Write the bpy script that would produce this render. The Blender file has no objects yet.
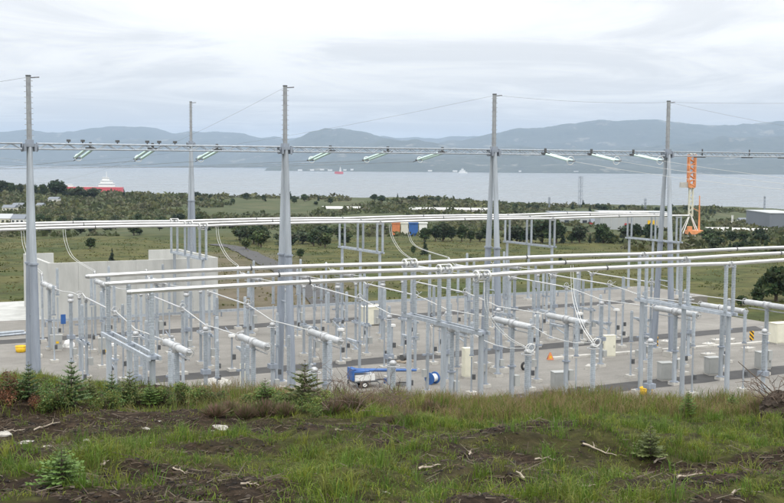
import bpy, math, random
import numpy as np
from mathutils import Matrix, Vector
random.seed(7)
RNG = np.random.default_rng(11)
scene = bpy.context.scene
COL = scene.collection

# ------------------------------------------------------------------ camera
CAM_H = 18.0
FPX, PITCH, ROLL, YAW = 1151.41, .0774, .00663, .4902
_cy, _sy, _cp, _sp = math.cos(YAW), math.sin(YAW), math.cos(PITCH), math.sin(PITCH)
FWD = np.array([_sy*_cp, _cy*_cp, -_sp]); _R0 = np.array([_cy, -_sy, 0.]); _U0 = np.cross(_R0, FWD)
RGT = math.cos(ROLL)*_R0 + math.sin(ROLL)*_U0
UPV = -math.sin(ROLL)*_R0 + math.cos(ROLL)*_U0
cam_data = bpy.data.cameras.new('camera'); cam = bpy.data.objects.new('camera', cam_data); COL.objects.link(cam)
cam.matrix_world = Matrix(((RGT[0], UPV[0], -FWD[0], 0), (RGT[1], UPV[1], -FWD[1], 0), (RGT[2], UPV[2], -FWD[2], CAM_H), (0, 0, 0, 1)))
cam_data.sensor_width = 36; cam_data.lens = 36*FPX/784
cam_data.clip_start = .2; cam_data.clip_end = 120000
scene.camera = cam

# ------------------------------------------------------------------ sky, sun, exposure
SUN_EL, SUN_AZ = math.radians(52), math.radians(200)      # azimuth measured from +Y towards +X
world = bpy.data.worlds.new('World'); scene.world = world; world.use_nodes = True
nt = world.node_tree; nt.nodes.clear()
def N(tree, typ, **kw):
    n = tree.nodes.new(typ)
    for k, v in kw.items(): setattr(n, k, v)
    return n
def math_node(tree, op, a, b=None, c=None, clamp=False):
    n = tree.nodes.new('ShaderNodeMath'); n.operation = op; n.use_clamp = clamp
    for i, q in enumerate((a, b, c)):
        if q is None: continue
        if isinstance(q, (int, float)): n.inputs[i].default_value = q
        else: tree.links.new(q, n.inputs[i])
    return n.outputs[0]
def mixc(tree, fac, a, b, blend='MIX'):
    n = tree.nodes.new('ShaderNodeMix'); n.data_type = 'RGBA'; n.blend_type = blend
    for i, q in ((0, fac), (6, a), (7, b)):
        if isinstance(q, (int, float)): n.inputs[i].default_value = q
        elif isinstance(q, tuple): n.inputs[i].default_value = (*q, 1)
        else: tree.links.new(q, n.inputs[i])
    return n.outputs[2]
def ramp(tree, fac, stops):
    n = tree.nodes.new('ShaderNodeValToRGB'); e = n.color_ramp.elements
    while len(e) < len(stops): e.new(.5)
    for s, (p, c) in zip(e, stops):
        s.position = p; s.color = (*c, 1) if isinstance(c, tuple) else (c, c, c, 1)
    tree.links.new(fac, n.inputs[0]); return n.outputs[0]
sky = N(nt, 'ShaderNodeTexSky', sky_type='NISHITA', sun_disc=False)
sky.sun_elevation = SUN_EL; sky.sun_rotation = SUN_AZ
tc = N(nt, 'ShaderNodeTexCoord'); sep = N(nt, 'ShaderNodeSeparateXYZ'); nt.links.new(tc.outputs['Generated'], sep.inputs[0])
zz = math_node(nt, 'MAXIMUM', sep.outputs[2], 0.0)
zp = math_node(nt, 'ADD', zz, .055)
cx = math_node(nt, 'DIVIDE', sep.outputs[0], zp); cyy = math_node(nt, 'DIVIDE', sep.outputs[1], zp)
comb = N(nt, 'ShaderNodeCombineXYZ'); nt.links.new(cx, comb.inputs[0]); nt.links.new(cyy, comb.inputs[1])
n1 = N(nt, 'ShaderNodeTexNoise'); n1.inputs['Scale'].default_value = .62; n1.inputs['Detail'].default_value = 6; n1.inputs['Roughness'].default_value = .6; n1.inputs['Distortion'].default_value = .8
nt.links.new(comb.outputs[0], n1.inputs['Vector'])
n2 = N(nt, 'ShaderNodeTexNoise'); n2.inputs['Scale'].default_value = .17; n2.inputs['Detail'].default_value = 4
nt.links.new(comb.outputs[0], n2.inputs['Vector'])
cl = math_node(nt, 'ADD', math_node(nt, 'MULTIPLY', n1.outputs[0], .55), math_node(nt, 'MULTIPLY', n2.outputs[0], .45))
cl = N(nt, 'ShaderNodeMapRange'); 
mr = cl; mr.inputs[1].default_value = .42; mr.inputs[2].default_value = .58; mr.interpolation_type = 'SMOOTHSTEP'
nt.links.new(math_node(nt, 'ADD', math_node(nt, 'MULTIPLY', n1.outputs[0], .55), math_node(nt, 'MULTIPLY', n2.outputs[0], .45)), mr.inputs[0])
cloud_tone = mixc(nt, mr.outputs[0], (.915, .92, .925), (1.18, 1.17, 1.14))
# overcast luminance: the zenith brighter than the horizon
grad = math_node(nt, 'MULTIPLY', math_node(nt, 'ADD', math_node(nt, 'MULTIPLY', zz, 2.2), 1.0), 8.4)
gr3 = N(nt, 'ShaderNodeCombineXYZ')
for i in range(3): nt.links.new(grad, gr3.inputs[i])
cloud = mixc(nt, 1.0, cloud_tone, gr3.outputs[0], 'MULTIPLY')
skyc = mixc(nt, .955, sky.outputs[0], cloud)
bg = N(nt, 'ShaderNodeBackground'); bg.inputs[1].default_value = .1; nt.links.new(skyc, bg.inputs[0])
wo = N(nt, 'ShaderNodeOutputWorld'); nt.links.new(bg.outputs[0], wo.inputs[0])

sd = bpy.data.lights.new('sun', 'SUN'); sd.energy = 1.0; sd.angle = math.radians(24); sd.color = (1, .965, .92)
sun = bpy.data.objects.new('sun', sd); COL.objects.link(sun)
_to = Vector((math.sin(SUN_AZ)*math.cos(SUN_EL), math.cos(SUN_AZ)*math.cos(SUN_EL), math.sin(SUN_EL)))
sun.rotation_euler = _to.to_track_quat('Z', 'Y').to_euler(); sun.location = (0, 0, 200)
vs = scene.view_settings; vs.view_transform = 'Standard'; vs.look = 'None'; vs.gamma = 1; vs.use_curve_mapping = False
vs.exposure = 0.0
cyc = scene.cycles; cyc.use_denoising = True; cyc.max_bounces = 5; cyc.volume_bounces = 0; cyc.diffuse_bounces = 3; cyc.transparent_max_bounces = 8
cyc.use_adaptive_sampling = False

# ------------------------------------------------------------------ helpers
def tag(o, label=None, cat=None, group=None, kind=None):
    if label: o['label'] = label
    if cat: o['category'] = cat
    if group: o['group'] = group
    if kind: o['kind'] = kind
    return o
class MB:
    def __init__(s): s.v = []; s.f = []; s.sm = []
    def quad_ring(s, rings, n, caps=True, smooth=True):
        b = len(s.v)
        for r in rings: s.v.extend(r)
        m = len(rings)
        for i in range(m-1):
            for k in range(n):
                a = b+i*n+k; c = b+i*n+(k+1) % n
                s.f.append((a, c, c+n, a+n)); s.sm.append(smooth)
        if caps:
            for r, rev in ((rings[0], True), (rings[-1], False)):
                b2 = len(s.v); s.v.extend(r)
                idx = list(range(b2, b2+n))
                s.f.append(tuple(reversed(idx)) if rev else tuple(idx)); s.sm.append(False)
        return s
    def tube(s, p, q, r0, r1=None, n=8, caps=True, smooth=True, phase=0.):
        return s.path([p, q], [r0, r0 if r1 is None else r1], n, caps, smooth, phase)
    def path(s, pts, r, n=6, caps=True, smooth=True, phase=0.):
        P = [Vector(p) for p in pts]; m = len(P)
        if not isinstance(r, (list, tuple)): r = [r]*m
        rings = []; up = None
        for i in range(m):
            t = (P[min(i+1, m-1)]-P[max(i-1, 0)]).normalized()
            if up is None: up = Vector((0, 0, 1)) if abs(t.z) < .9 else Vector((0, 1, 0))
            a = t.cross(up)
            if a.length < 1e-5: a = t.cross(Vector((1, .3, .2)))
            a.normalize(); b = a.cross(t); up = b.copy()
            rings.append([tuple(P[i]+a*(math.cos(phase+2*math.pi*k/n)*r[i])+b*(math.sin(phase+2*math.pi*k/n)*r[i])) for k in range(n)])
        return s.quad_ring(rings, n, caps, smooth)
    def box(s, c, d, rz=0.):
        b = len(s.v); ca, sa = math.cos(rz), math.sin(rz)
        for z in (-.5, .5):
            for x, y in ((-.5, -.5), (.5, -.5), (.5, .5), (-.5, .5)):
                X, Y = x*d[0], y*d[1]
                s.v.append((c[0]+X*ca-Y*sa, c[1]+X*sa+Y*ca, c[2]+z*d[2]))
        for f in ((3, 2, 1, 0), (4, 5, 6, 7), (0, 1, 5, 4), (1, 2, 6, 5), (2, 3, 7, 6), (3, 0, 4, 7)):
            s.f.append(tuple(b+i for i in f)); s.sm.append(False)
        return s
    def lathe(s, base, prof, n=10, smooth=True, caps=True):
        rings = [[(base[0]+r*math.cos(2*math.pi*k/n), base[1]+r*math.sin(2*math.pi*k/n), base[2]+z) for k in range(n)] for r, z in prof]
        return s.quad_ring(rings, n, caps, smooth)
    def torus(s, c, ax, R, r, n=18, m=5, a0=0., a1=2*math.pi):
        ax = Vector(ax).normalized(); u = ax.cross(Vector((0, 0, 1)) if abs(ax.z) < .9 else Vector((0, 1, 0))).normalized(); w = ax.cross(u)
        full = abs(a1-a0-2*math.pi) < 1e-4
        pts = [Vector(c)+(u*math.cos(a0+(a1-a0)*k/n)+w*math.sin(a0+(a1-a0)*k/n))*R for k in range(n+1)]
        return s.path(pts, r, m, not full)
    def prism(s, poly, z0, z1):
        n = len(poly); b = len(s.v)
        s.v += [(x, y, z0) for x, y in poly]+[(x, y, z1) for x, y in poly]
        s.f.append(tuple(reversed(range(b, b+n)))); s.f.append(tuple(range(b+n, b+2*n))); s.sm += [False, False]
        for k in range(n):
            s.f.append((b+k, b+(k+1) % n, b+n+(k+1) % n, b+n+k)); s.sm.append(False)
        return s
    def mesh(s, name, mat):
        me = bpy.data.meshes.new(name); me.from_pydata(s.v, [], s.f)
        me.polygons.foreach_set('use_smooth', s.sm); me.materials.append(mat); me.update(); return me
    def build(s, name, mat, parent=None, loc=None):
        return obj(name, s.mesh(name, mat), parent, loc)
def obj(name, me, parent=None, loc=None):
    o = bpy.data.objects.new(name, me); COL.objects.link(o)
    if parent: o.parent = parent
    if loc: o.location = loc
    return o
def empty(name, loc, label, cat, group=None, rz=0.):
    o = bpy.data.objects.new(name, None); COL.objects.link(o); o.location = loc; o.rotation_euler.z = rz; o.empty_display_size = .2
    return tag(o, label, cat, group)
def copy_tree(o, loc=None, parent=None, label=None, rz=None, scale=None):
    c = o.copy(); COL.objects.link(c)
    if parent: c.parent = parent
    for ch in list(o.children): copy_tree(ch, parent=c)
    if loc is not None: c.location = loc
    if label: c['label'] = label
    if rz is not None: c.rotation_euler.z = rz
    if scale is not None: c.scale = scale
    return c
def np_mesh(name, V, F, mat, smooth=False, colors=None, attr='tint'):
    me = bpy.data.meshes.new(name); V = np.asarray(V, np.float32); F = np.asarray(F, np.int32)
    k = F.shape[1]
    me.vertices.add(len(V)); me.vertices.foreach_set('co', V.ravel())
    me.loops.add(F.size); me.loops.foreach_set('vertex_index', F.ravel())
    me.polygons.add(len(F)); me.polygons.foreach_set('loop_start', np.arange(0, F.size, k, dtype=np.int32))
    me.update(calc_edges=True)
    me.polygons.foreach_set('use_smooth', np.full(len(F), smooth))
    if colors is not None:
        a = me.color_attributes.new(attr, 'FLOAT_COLOR', 'POINT')
        c = np.ones((len(V), 4), np.float32); c[:, :3] = colors; a.data.foreach_set('color', c.ravel())
    me.materials.append(mat); me.validate(); return me

# value noise
_T = RNG.random((256, 256))
def vnoise(x, y):
    x = np.asarray(x, float); y = np.asarray(y, float)
    xi = np.floor(x).astype(int); yi = np.floor(y).astype(int); fx = x-xi; fy = y-yi
    fx = fx*fx*(3-2*fx); fy = fy*fy*(3-2*fy)
    g = lambda a, b: _T[a & 255, b & 255]
    return (g(xi, yi)*(1-fx)+g(xi+1, yi)*fx)*(1-fy)+(g(xi, yi+1)*(1-fx)+g(xi+1, yi+1)*fx)*fy
def fbm(x, y, o=4):
    s = 0.; a = .5; t = 0.
    for i in range(o):
        s = s+a*vnoise(x*2**i+17.3*i, y*2**i+9.1*i); t += a; a *= .5
    return s/t
def sstep(a, b, x):
    t = np.clip((x-a)/(b-a), 0, 1); return t*t*(3-2*t)

# ------------------------------------------------------------------ materials
def mat(name, color, rough=.6, metal=0., var=.12, scale=3., bump=0., bscale=30., tint2=None, stretch=None, rnd=0., spec=None):
    m = bpy.data.materials.new(name); m.use_nodes = True; t = m.node_tree; b = t.nodes['Principled BSDF']
    b.inputs['Roughness'].default_value = rough; b.inputs['Metallic'].default_value = metal
    if spec is not None: b.inputs['Specular IOR Level'].default_value = spec
    c = N(t, 'ShaderNodeTexCoord'); vec = c.outputs['Object']
    if stretch:
        mp = N(t, 'ShaderNodeMapping'); mp.inputs['Scale'].default_value = stretch; t.links.new(vec, mp.inputs[0]); vec = mp.outputs[0]
    n = N(t, 'ShaderNodeTexNoise'); n.inputs['Scale'].default_value = scale; n.inputs['Detail'].default_value = 5; n.inputs['Roughness'].default_value = .6
    t.links.new(vec, n.inputs['Vector'])
    lo = tuple(max(0, x*(1-var*1.6)) for x in color) if tint2 is None else tint2
    hi = tuple(min(1, x*(1+var)) for x in color)
    col = ramp(t, n.outputs[0], [(.3, lo), (.68, hi)])
    if rnd:
        oi = N(t, 'ShaderNodeObjectInfo'); f = math_node(t, 'ADD', math_node(t, 'MULTIPLY', oi.outputs['Random'], 2*rnd), 1-rnd)
        c3 = N(t, 'ShaderNodeCombineXYZ')
        for i in range(3): t.links.new(f, c3.inputs[i])
        col = mixc(t, 1., col, c3.outputs[0], 'MULTIPLY')
    t.links.new(col, b.inputs['Base Color'])
    if bump:
        n2 = N(t, 'ShaderNodeTexNoise'); n2.inputs['Scale'].default_value = bscale; n2.inputs['Detail'].default_value = 6; t.links.new(vec, n2.inputs['Vector'])
        bp = N(t, 'ShaderNodeBump'); bp.inputs['Strength'].default_value = bump; bp.inputs['Distance'].default_value = .05
        t.links.new(n2.outputs[0], bp.inputs['Height']); t.links.new(bp.outputs[0], b.inputs['Normal'])
    return m
def leaf_mat(name, trans=.25, rough=.6, attr='tint', rnd=.15):
    m = bpy.data.materials.new(name); m.use_nodes = True; t = m.node_tree; b = t.nodes['Principled BSDF']
    a = N(t, 'ShaderNodeVertexColor', layer_name=attr); oi = N(t, 'ShaderNodeObjectInfo')
    f = math_node(t, 'ADD', math_node(t, 'MULTIPLY', oi.outputs['Random'], 2*rnd), 1-rnd)
    c3 = N(t, 'ShaderNodeCombineXYZ')
    for i in range(3): t.links.new(f, c3.inputs[i])
    col = mixc(t, 1., a.outputs[0], c3.outputs[0], 'MULTIPLY')
    t.links.new(col, b.inputs['Base Color']); b.inputs['Roughness'].default_value = rough; b.inputs['Specular IOR Level'].default_value = .25
    tr = N(t, 'ShaderNodeBsdfTranslucent'); t.links.new(col, tr.inputs[0]); mx = N(t, 'ShaderNodeMixShader'); mx.inputs[0].default_value = trans
    t.links.new(b.outputs[0], mx.inputs[1]); t.links.new(tr.outputs[0], mx.inputs[2]); t.links.new(mx.outputs[0], t.nodes['Material Output'].inputs[0])
    return m
M = dict(
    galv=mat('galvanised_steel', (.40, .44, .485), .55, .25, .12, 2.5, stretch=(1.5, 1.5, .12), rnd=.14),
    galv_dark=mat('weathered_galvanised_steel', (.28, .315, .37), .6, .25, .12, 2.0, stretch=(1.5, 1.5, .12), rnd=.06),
    spire=mat('dull_zinc_steel', (.30, .315, .33), .6, .2, .15, 3., rnd=.04),
    alu=mat('bright_aluminium_tube', (.70, .70, .70), .34, .8, .08, 1.2),
    alu_fit=mat('cast_aluminium_fitting', (.50, .51, .52), .5, .5, .15, 8., rnd=.1),
    hard=mat('dark_line_hardware', (.13, .135, .14), .6, .5, .2, 8.),
    insul=mat('grey_blue_porcelain', (.36, .40, .44), .4, 0, .14, 4., rnd=.16),
    chamber=mat('light_grey_interrupter', (.45, .465, .475), .5, .0, .14, 2.5, rnd=.10),
    glass=mat('green_toughened_glass', (.62, .80, .75), .2, 0, .06, 20.),
    cable=mat('aluminium_cable', (.62, .63, .62), .5, .4, .08, 6.),
    cable_dark=mat('weathered_conductor', (.20, .21, .22), .6, .3, .1, 6.),
    cable_white=mat('white_bundled_cable', (.82, .83, .82), .5, 0, .05, 6.),
    cabinet=mat('grey_steel_cabinet', (.40, .41, .40), .5, .1, .06, 1.5, rnd=.05),
    cream=mat('cream_cabinet_paint', (.72, .70, .58), .5, 0, .05, 1.5, rnd=.04),
    wall=mat('streaked_wall_concrete', (.47, .475, .455), .85, 0, .08, .8, bump=.25, bscale=6, stretch=(1.2, 1.2, .35)),
    concrete=mat('cast_concrete', (.47, .475, .455), .85, 0, .13, .55, bump=.25, bscale=6),
    concrete_pale=mat('pale_precast_concrete', (.50, .485, .45), .85, 0, .1, 1.2, bump=.2, bscale=10, rnd=.06),
    asphalt=mat('dark_asphalt', (.058, .057, .057), .9, 0, .16, .7, bump=.2, bscale=20),
    black=mat('black_rubber', (.03, .03, .032), .7, 0, .2, 4.),
    yellow=mat('yellow_plastic', (.80, .50, .02), .45, 0, .08, 3.),
    crane=mat('faded_crane_orange', (.74, .30, .12), .6, 0, .15, .4),
    orange=mat('orange_paint', (.62, .22, .09), .5, 0, .12, 1.5),
    blue=mat('blue_paint', (.035, .12, .36), .4, 0, .12, 1.5),
    white=mat('white_paint', (.78, .78, .76), .5, 0, .05, 1.),
    red=mat('red_paint', (.52, .04, .05), .5, 0, .1, .3),
    hull=mat('red_ship_hull', (.55, .05, .06), .5, 0, .1, .05),
    hall=mat('pale_grey_cladding', (.40, .42, .43), .6, 0, .05, .05),
    hall_white=mat('white_roof_cladding', (.52, .52, .50), .6, 0, .12, .2),
    hall_dark=mat('dark_grey_cladding', (.16, .18, .21), .6, 0, .06, .05),
    window=mat('dark_window_glass', (.05, .06, .07), .15, 0, .1, .2),
    bark=mat('tree_bark', (.10, .075, .055), .9, 0, .25, 6.),
    deadwood=mat('bleached_dead_wood', (.40, .34, .27), .85, 0, .25, 9., bump=.3),
    twig=mat('dry_twig', (.15, .11, .085), .9, 0, .3, 5.),
    stone=mat('pale_quartz_stone', (.42, .40, .36), .85, 0, .25, 7., bump=.4, bscale=20),
    peat=mat('peat_root', (.05, .036, .026), .95, 0, .3, 5., bump=.6, bscale=25),
    leaf=leaf_mat('leaf'), needle=leaf_mat('needle', .12), grass=leaf_mat('grass_blade', .3, rnd=0.),
)

# ------------------------------------------------------------------ terrain height
VS, VC = math.sin(YAW), math.cos(YAW)
def uv(x, y): return x*VC-y*VS, x*VS+y*VC          # right, depth
def xy(u, v): return u*VC+v*VS, -u*VS+v*VC
_TV = np.array([0, 60, 130, 160, 250, 400, 500, 700, 900, 1000, 1150, 1500, 1800, 3000, 6000])
_TZ = np.array([-.35, -.35, -.4, -1., -3.5, -8.2, -12.2, -14.5, -12., -14., -22, -48, -62, -75, -90])
_RX = np.array([-500, -150, 0, 50, 120, 250, 330, 395, 440, 480, 560, 640, 700, 784, 900, 1300])
_RZ = np.array([-6, -5, -4.5, -6.0, -9, -12., -11.5, -9., -11.5, -14.5, -17, -18, -17.5, -25, -27, -27])
def terrain(x, y, fine=True):
    x = np.asarray(x, float); y = np.asarray(y, float)
    u, v = uv(x, y)
    r = np.sqrt(u*u+v*v)
    vv = np.where(v > 30, v, 30+0*v)
    far = np.interp(vv, _TV, _TZ)
    px = 392+u/np.maximum(vv, 60)*1151
    ridge = np.interp(px, _RX, _RZ)+12.
    far = far+ridge*np.exp(-((vv-900)/230.)**2)
    far = far+(fbm(x/60+3, y/60, 4)-.5)*sstep(160, 500, vv)*5.0+(fbm(x/14, y/14, 3)-.5)*sstep(140, 260, vv)*1.2
    hill = 16.25-.137*v-.018*np.maximum(v-18, 0)
    hill = np.where(v > 26, 16.25-.137*26-.144-(v-26)*.155-((v-26)**1.0)*.27*sstep(26, 33, v), hill)
    hill = hill+.35*sstep(-3, -9, u)*sstep(14, 24, v)*sstep(40, 27, v)
    if fine:
        hill = hill+((fbm(x/2.6, y/2.6, 3)-.5)*.75+(fbm(x*1.3, y*1.3, 4)-.5)*.34)*sstep(3, 9, r)
    side = sstep(95, 190, np.abs(u))
    return np.where(v < 62, np.maximum(hill, far), far)
def ground_at(px, py, vmax=1400.):
    d = FWD+RGT*((px-392)/FPX)-UPV*((py-251.5)/FPX)
    t = np.concatenate([np.arange(5, 60, .05), np.arange(60, vmax, .5)])
    X = d[0]*t; Y = d[1]*t; Z = CAM_H+d[2]*t
    k = np.argmax(Z <= terrain(X, Y))
    return float(X[k]), float(Y[k]), float(terrain(X[k], Y[k]))
def at_depth(px, py, dep):
    d = FWD+RGT*((px-392)/FPX)-UPV*((py-251.5)/FPX); p = np.array([0, 0, CAM_H])+d*dep
    return float(p[0]), float(p[1]), float(p[2])

# bare-soil mask of the foreground (0 = grass, 1 = peat)
def soil_mask(x, y):
    u, v = uv(x, y)
    px = 392+u/np.maximum(v, 1)*1151
    n = fbm(x/1.3+40, y/.9+3, 4)
    m = sstep(.49, .56, n)
    def blob(cx, cv, rx, rv, s): return s*np.exp(-(((px-cx)/rx)**2+((v-cv)/rv)**2))
    m = m+blob(80, 19., 170, 4.4, 1.3)+blob(420, 16.5, 150, 1.6, .8)+blob(640, 14.6, 200, 1.2, .6)+blob(560, 12.8, 200, .8, .6)+blob(330, 13., 130, 1., .4)
    m = m-blob(330, 19.5, 130, 2., .8)-blob(620, 21, 260, 3.5, 1.2)-blob(250, 15.5, 90, 2, .7)-blob(720, 16.5, 120, 2., .6)-blob(120, 12.6, 160, .9, .4)
    return np.clip(m, 0, 1)*sstep(30, 26, v)

YARD = [(-30, 84), (-8, 70), (97.9, 13.5), (100, 30), (99.5, 104), (103, 117), (112.5, 118.5), (112.5, 132), (46, 132), (46, 151), (-30, 151)]
def in_poly(x, y, P):
    x = np.asarray(x, float); y = np.asarray(y, float)
    c = np.zeros(x.shape, bool); j = len(P)-1
    for i in range(len(P)):
        xi, yi = P[i]; xj, yj = P[j]
        c ^= ((yi > y) != (yj > y)) & (x < (xj-xi)*(y-yi)/(yj-yi+1e-12)+xi); j = i
    return c

# ---- ground sheet (polar grid about the viewpoint, closed ring)
def make_ground():
    az = np.concatenate([np.arange(-180, -48, 4.), np.arange(-48, -24, .6), np.arange(-24, 24, .11), np.arange(24, 48, .6), np.arange(48, 180, 4.)])
    rr = np.concatenate([np.arange(.5, 9, .5), np.arange(9, 30, .1), np.arange(30, 66, .5), np.geomspace(66, 1700, 130), [2000, 2600]])
    A, Rr = np.meshgrid(np.radians(az)+YAW, rr)
    X = Rr*np.sin(A); Y = Rr*np.cos(A); Z = terrain(X, Y)
    # dig the sheet out a little below the yard paving
    ins = in_poly(X, Y, [(a-.0, b) for a, b in YARD]); Z = np.where(ins & (Z < 1.5), np.minimum(Z, -.3), Z)
    U, V = uv(X, Y)
    soil = np.where(V < 40, soil_mask(X, Y), 0)
    px = 392+U/np.maximum(V, 60)*1151
    earth = np.exp(-(((px-240)/60)**2)**1.5)*sstep(120, 135, V)*sstep(330, 230, V)
    earth = earth+np.exp(-((px-315)/45)**2)*sstep(110, 130, V)*sstep(230, 170, V)
    earth = np.clip(earth*1.1*(.3+fbm(X/9, Y/9, 4)*1.3)-.12, 0, 1)
    meadow = sstep(-60, 60, V-110)*sstep(480, 380, V)
    scrub = sstep(380, 470, V)
    n, m = X.shape
    idx = np.arange(n*m).reshape(n, m)
    a = idx[:-1, :]; b = idx[1:, :]
    F = np.stack([a, np.roll(a, -1, 1), np.roll(b, -1, 1), b], -1).reshape(-1, 4)[:, ::-1]
    V3 = np.stack([X, Y, Z], -1).reshape(-1, 3)
    C = np.stack([np.maximum(soil, earth), meadow, scrub], -1).reshape(-1, 3)
    m_ = bpy.data.materials.new('ground'); m_.use_nodes = True; t = m_.node_tree; bs = t.nodes['Principled BSDF']
    at = N(t, 'ShaderNodeVertexColor', layer_name='zone'); sp = N(t, 'ShaderNodeSeparateColor'); t.links.new(at.outputs[0], sp.inputs[0])
    co = N(t, 'ShaderNodeTexCoord').outputs['Object']
    def nz(s, d=5, r=.6):
        q = N(t, 'ShaderNodeTexNoise'); q.inputs['Scale'].default_value = s; q.inputs['Detail'].default_value = d; q.inputs['Roughness'].default_value = r; t.links.new(co, q.inputs['Vector']); return q.outputs[0]
    soilc = ramp(t, nz(5., 8, .7), [(.28, (.007, .0045, .003)), (.5, (.026, .017, .010)), (.72, (.075, .052, .034))])
    fgc = ramp(t, nz(3.5, 7, .65), [(.3, (.018, .015, .006)), (.5, (.046, .050, .013)), (.72, (.10, .10, .028))])
    mdc = ramp(t, nz(.045, 8, .68), [(.28, (.032, .048, .015)), (.42, (.058, .074, .022)), (.55, (.105, .102, .036)), (.72, (.06, .072, .024))])
    mdf = ramp(t, nz(1.2, 5, .7), [(.3, .58), (.7, 1.1)])
    mdc = mixc(t, 1., mixc(t, 1., mdc, mdf, 'MULTIPLY'), ramp(t, nz(.22, 7, .7), [(.34, .62), (.5, 1.0), (.64, 1.3)]), 'MULTIPLY')
    scc = ramp(t, nz(.03, 9, .7), [(.3, (.045, .06, .027)), (.5, (.065, .078, .035)), (.64, (.10, .10, .055)), (.78, (.17, .155, .11))])
    earthc = ramp(t, nz(.35, 8, .7), [(.3, (.07, .06, .038)), (.6, (.145, .122, .088))])
    base = mixc(t, sp.outputs[1], fgc, mdc); base = mixc(t, sp.outputs[2], base, scc)
    e2 = mixc(t, math_node(t, 'GREATER_THAN', sp.outputs[1], .3), soilc, earthc)
    base = mixc(t, sp.outputs[0], base, e2)
    t.links.new(base, bs.inputs['Base Color']); bs.inputs['Roughness'].default_value = .95; bs.inputs['Specular IOR Level'].default_value = .15
    bp = N(t, 'ShaderNodeBump'); bp.inputs['Strength'].default_value = .8; bp.inputs['Distance'].default_value = .06
    t.links.new(nz(14, 8, .7), bp.inputs['Height']); t.links.new(bp.outputs[0], bs.inputs['Normal'])
    me = np_mesh('ground', V3, F, m_, True, C, 'zone'); o = obj('ground', me); tag(o, kind='structure'); return o
make_ground()

# ---- yard paving
gravel = bpy.data.materials.new('yard_gravel'); gravel.use_nodes = True
t = gravel.node_tree; bs = t.nodes['Principled BSDF']; co = N(t, 'ShaderNodeTexCoord').outputs['Object']
def _nz(s, d=6, r=.65):
    q = N(t, 'ShaderNodeTexNoise'); q.inputs['Scale'].default_value = s; q.inputs['Detail'].default_value = d; q.inputs['Roughness'].default_value = r; t.links.new(co, q.inputs['Vector']); return q.outputs[0]
c1 = ramp(t, _nz(.12), [(.3, (.185, .175, .158)), (.55, (.235, .224, .204)), (.75, (.27, .258, .236))])
c2 = ramp(t, _nz(9., 8, .8), [(.3, .62), (.7, 1.3)])
mpg = N(t, 'ShaderNodeMapping'); mpg.inputs['Scale'].default_value = (.05, .55, 1); t.links.new(co, mpg.inputs[0]); qg = N(t, 'ShaderNodeTexNoise'); qg.inputs['Scale'].default_value = 1.; qg.inputs['Detail'].default_value = 7; qg.inputs['Distortion'].default_value = .6; t.links.new(mpg.outputs[0], qg.inputs['Vector'])
c3_ = ramp(t, qg.outputs[0], [(.36, .93), (.5, 1.0), (.62, 1.04)]); c4_ = ramp(t, _nz(.6, 7, .7), [(.34, .87), (.5, 1.), (.66, 1.06)])
c1 = mixc(t, 1., mixc(t, 1., c1, c3_, 'MULTIPLY'), c4_, 'MULTIPLY')
t.links.new(mixc(t, 1., c1, c2, 'MULTIPLY'), bs.inputs['Base Color']); bs.inputs['Roughness'].default_value = .95
bp = N(t, 'ShaderNodeBump'); bp.inputs['Strength'].default_value = .6; bp.inputs['Distance'].default_value = .04; t.links.new(_nz(22.), bp.inputs['Height']); t.links.new(bp.outputs[0], bs.inputs['Normal'])
tag(MB().prism(YARD, -3., 0).build('yard_pavement', gravel), kind='structure')
for Yc, x0, x1, w in ((72.3, 30, 99, 2.9), (92.0, -12, 94.5, 2.8), (117.7, -12, 98, 2.8)):
    n = 40; xs = np.linspace(x0, x1, n)
    lo = [(float(x), Yc-w/2+random.uniform(-.1, .1)) for x in xs]; hi = [(float(x)+(1.5 if i == n-1 else 0), Yc+w/2+random.uniform(-.1, .1)) for i, x in enumerate(xs)]
    tag(MB().prism(lo+hi[::-1], .004, .012).build('asphalt_lane', M['asphalt']), kind='structure')
tag(MB().prism([(12, 134.5), (46, 130), (46, 151), (12, 151)], .002, .016).build('concrete_apron', M['concrete']), kind='structure')

# access road behind the yard, following the land
def ribbon(name, pts, width, m, lift):
    P = [np.array(p[:2]) for p in pts]; Q = []
    for i in range(len(P)-1):
        for k in range(10):
            s = k/10
            p0 = P[max(i-1, 0)]; p1 = P[i]; p2 = P[i+1]; p3 = P[min(i+2, len(P)-1)]
            Q.append(.5*((2*p1)+(-p0+p2)*s+(2*p0-5*p1+4*p2-p3)*s*s+(-p0+3*p1-3*p2+p3)*s**3))
    Q.append(P[-1]); V = []; F = []
    for i, q in enumerate(Q):
        d = Q[min(i+1, len(Q)-1)]-Q[max(i-1, 0)]; d /= np.linalg.norm(d)+1e-9; nn = np.array([-d[1], d[0]])
        for s in (-1, 1):
            a = q+nn*s*width/2; z = max(float(terrain(*(q+nn*k*width/2))) for k in (-1, 0, 1))
            V.append((a[0], a[1], z+lift))
        if i: b = 2*i; F.append((b-2, b-1, b+1, b))
    mb = MB(); mb.v = V; mb.f = F; mb.sm = [True]*len(F)
    return tag(mb.build(name, m), kind='structure')
road_pts = [ground_at(*p) for p in ((330, 306), (316, 292), (304, 283), (288, 274), (268, 264), (252, 256), (240, 250), (231, 247), (216, 245))]
ribbon('road', road_pts, 4.8, M['asphalt'], .16)

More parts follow.
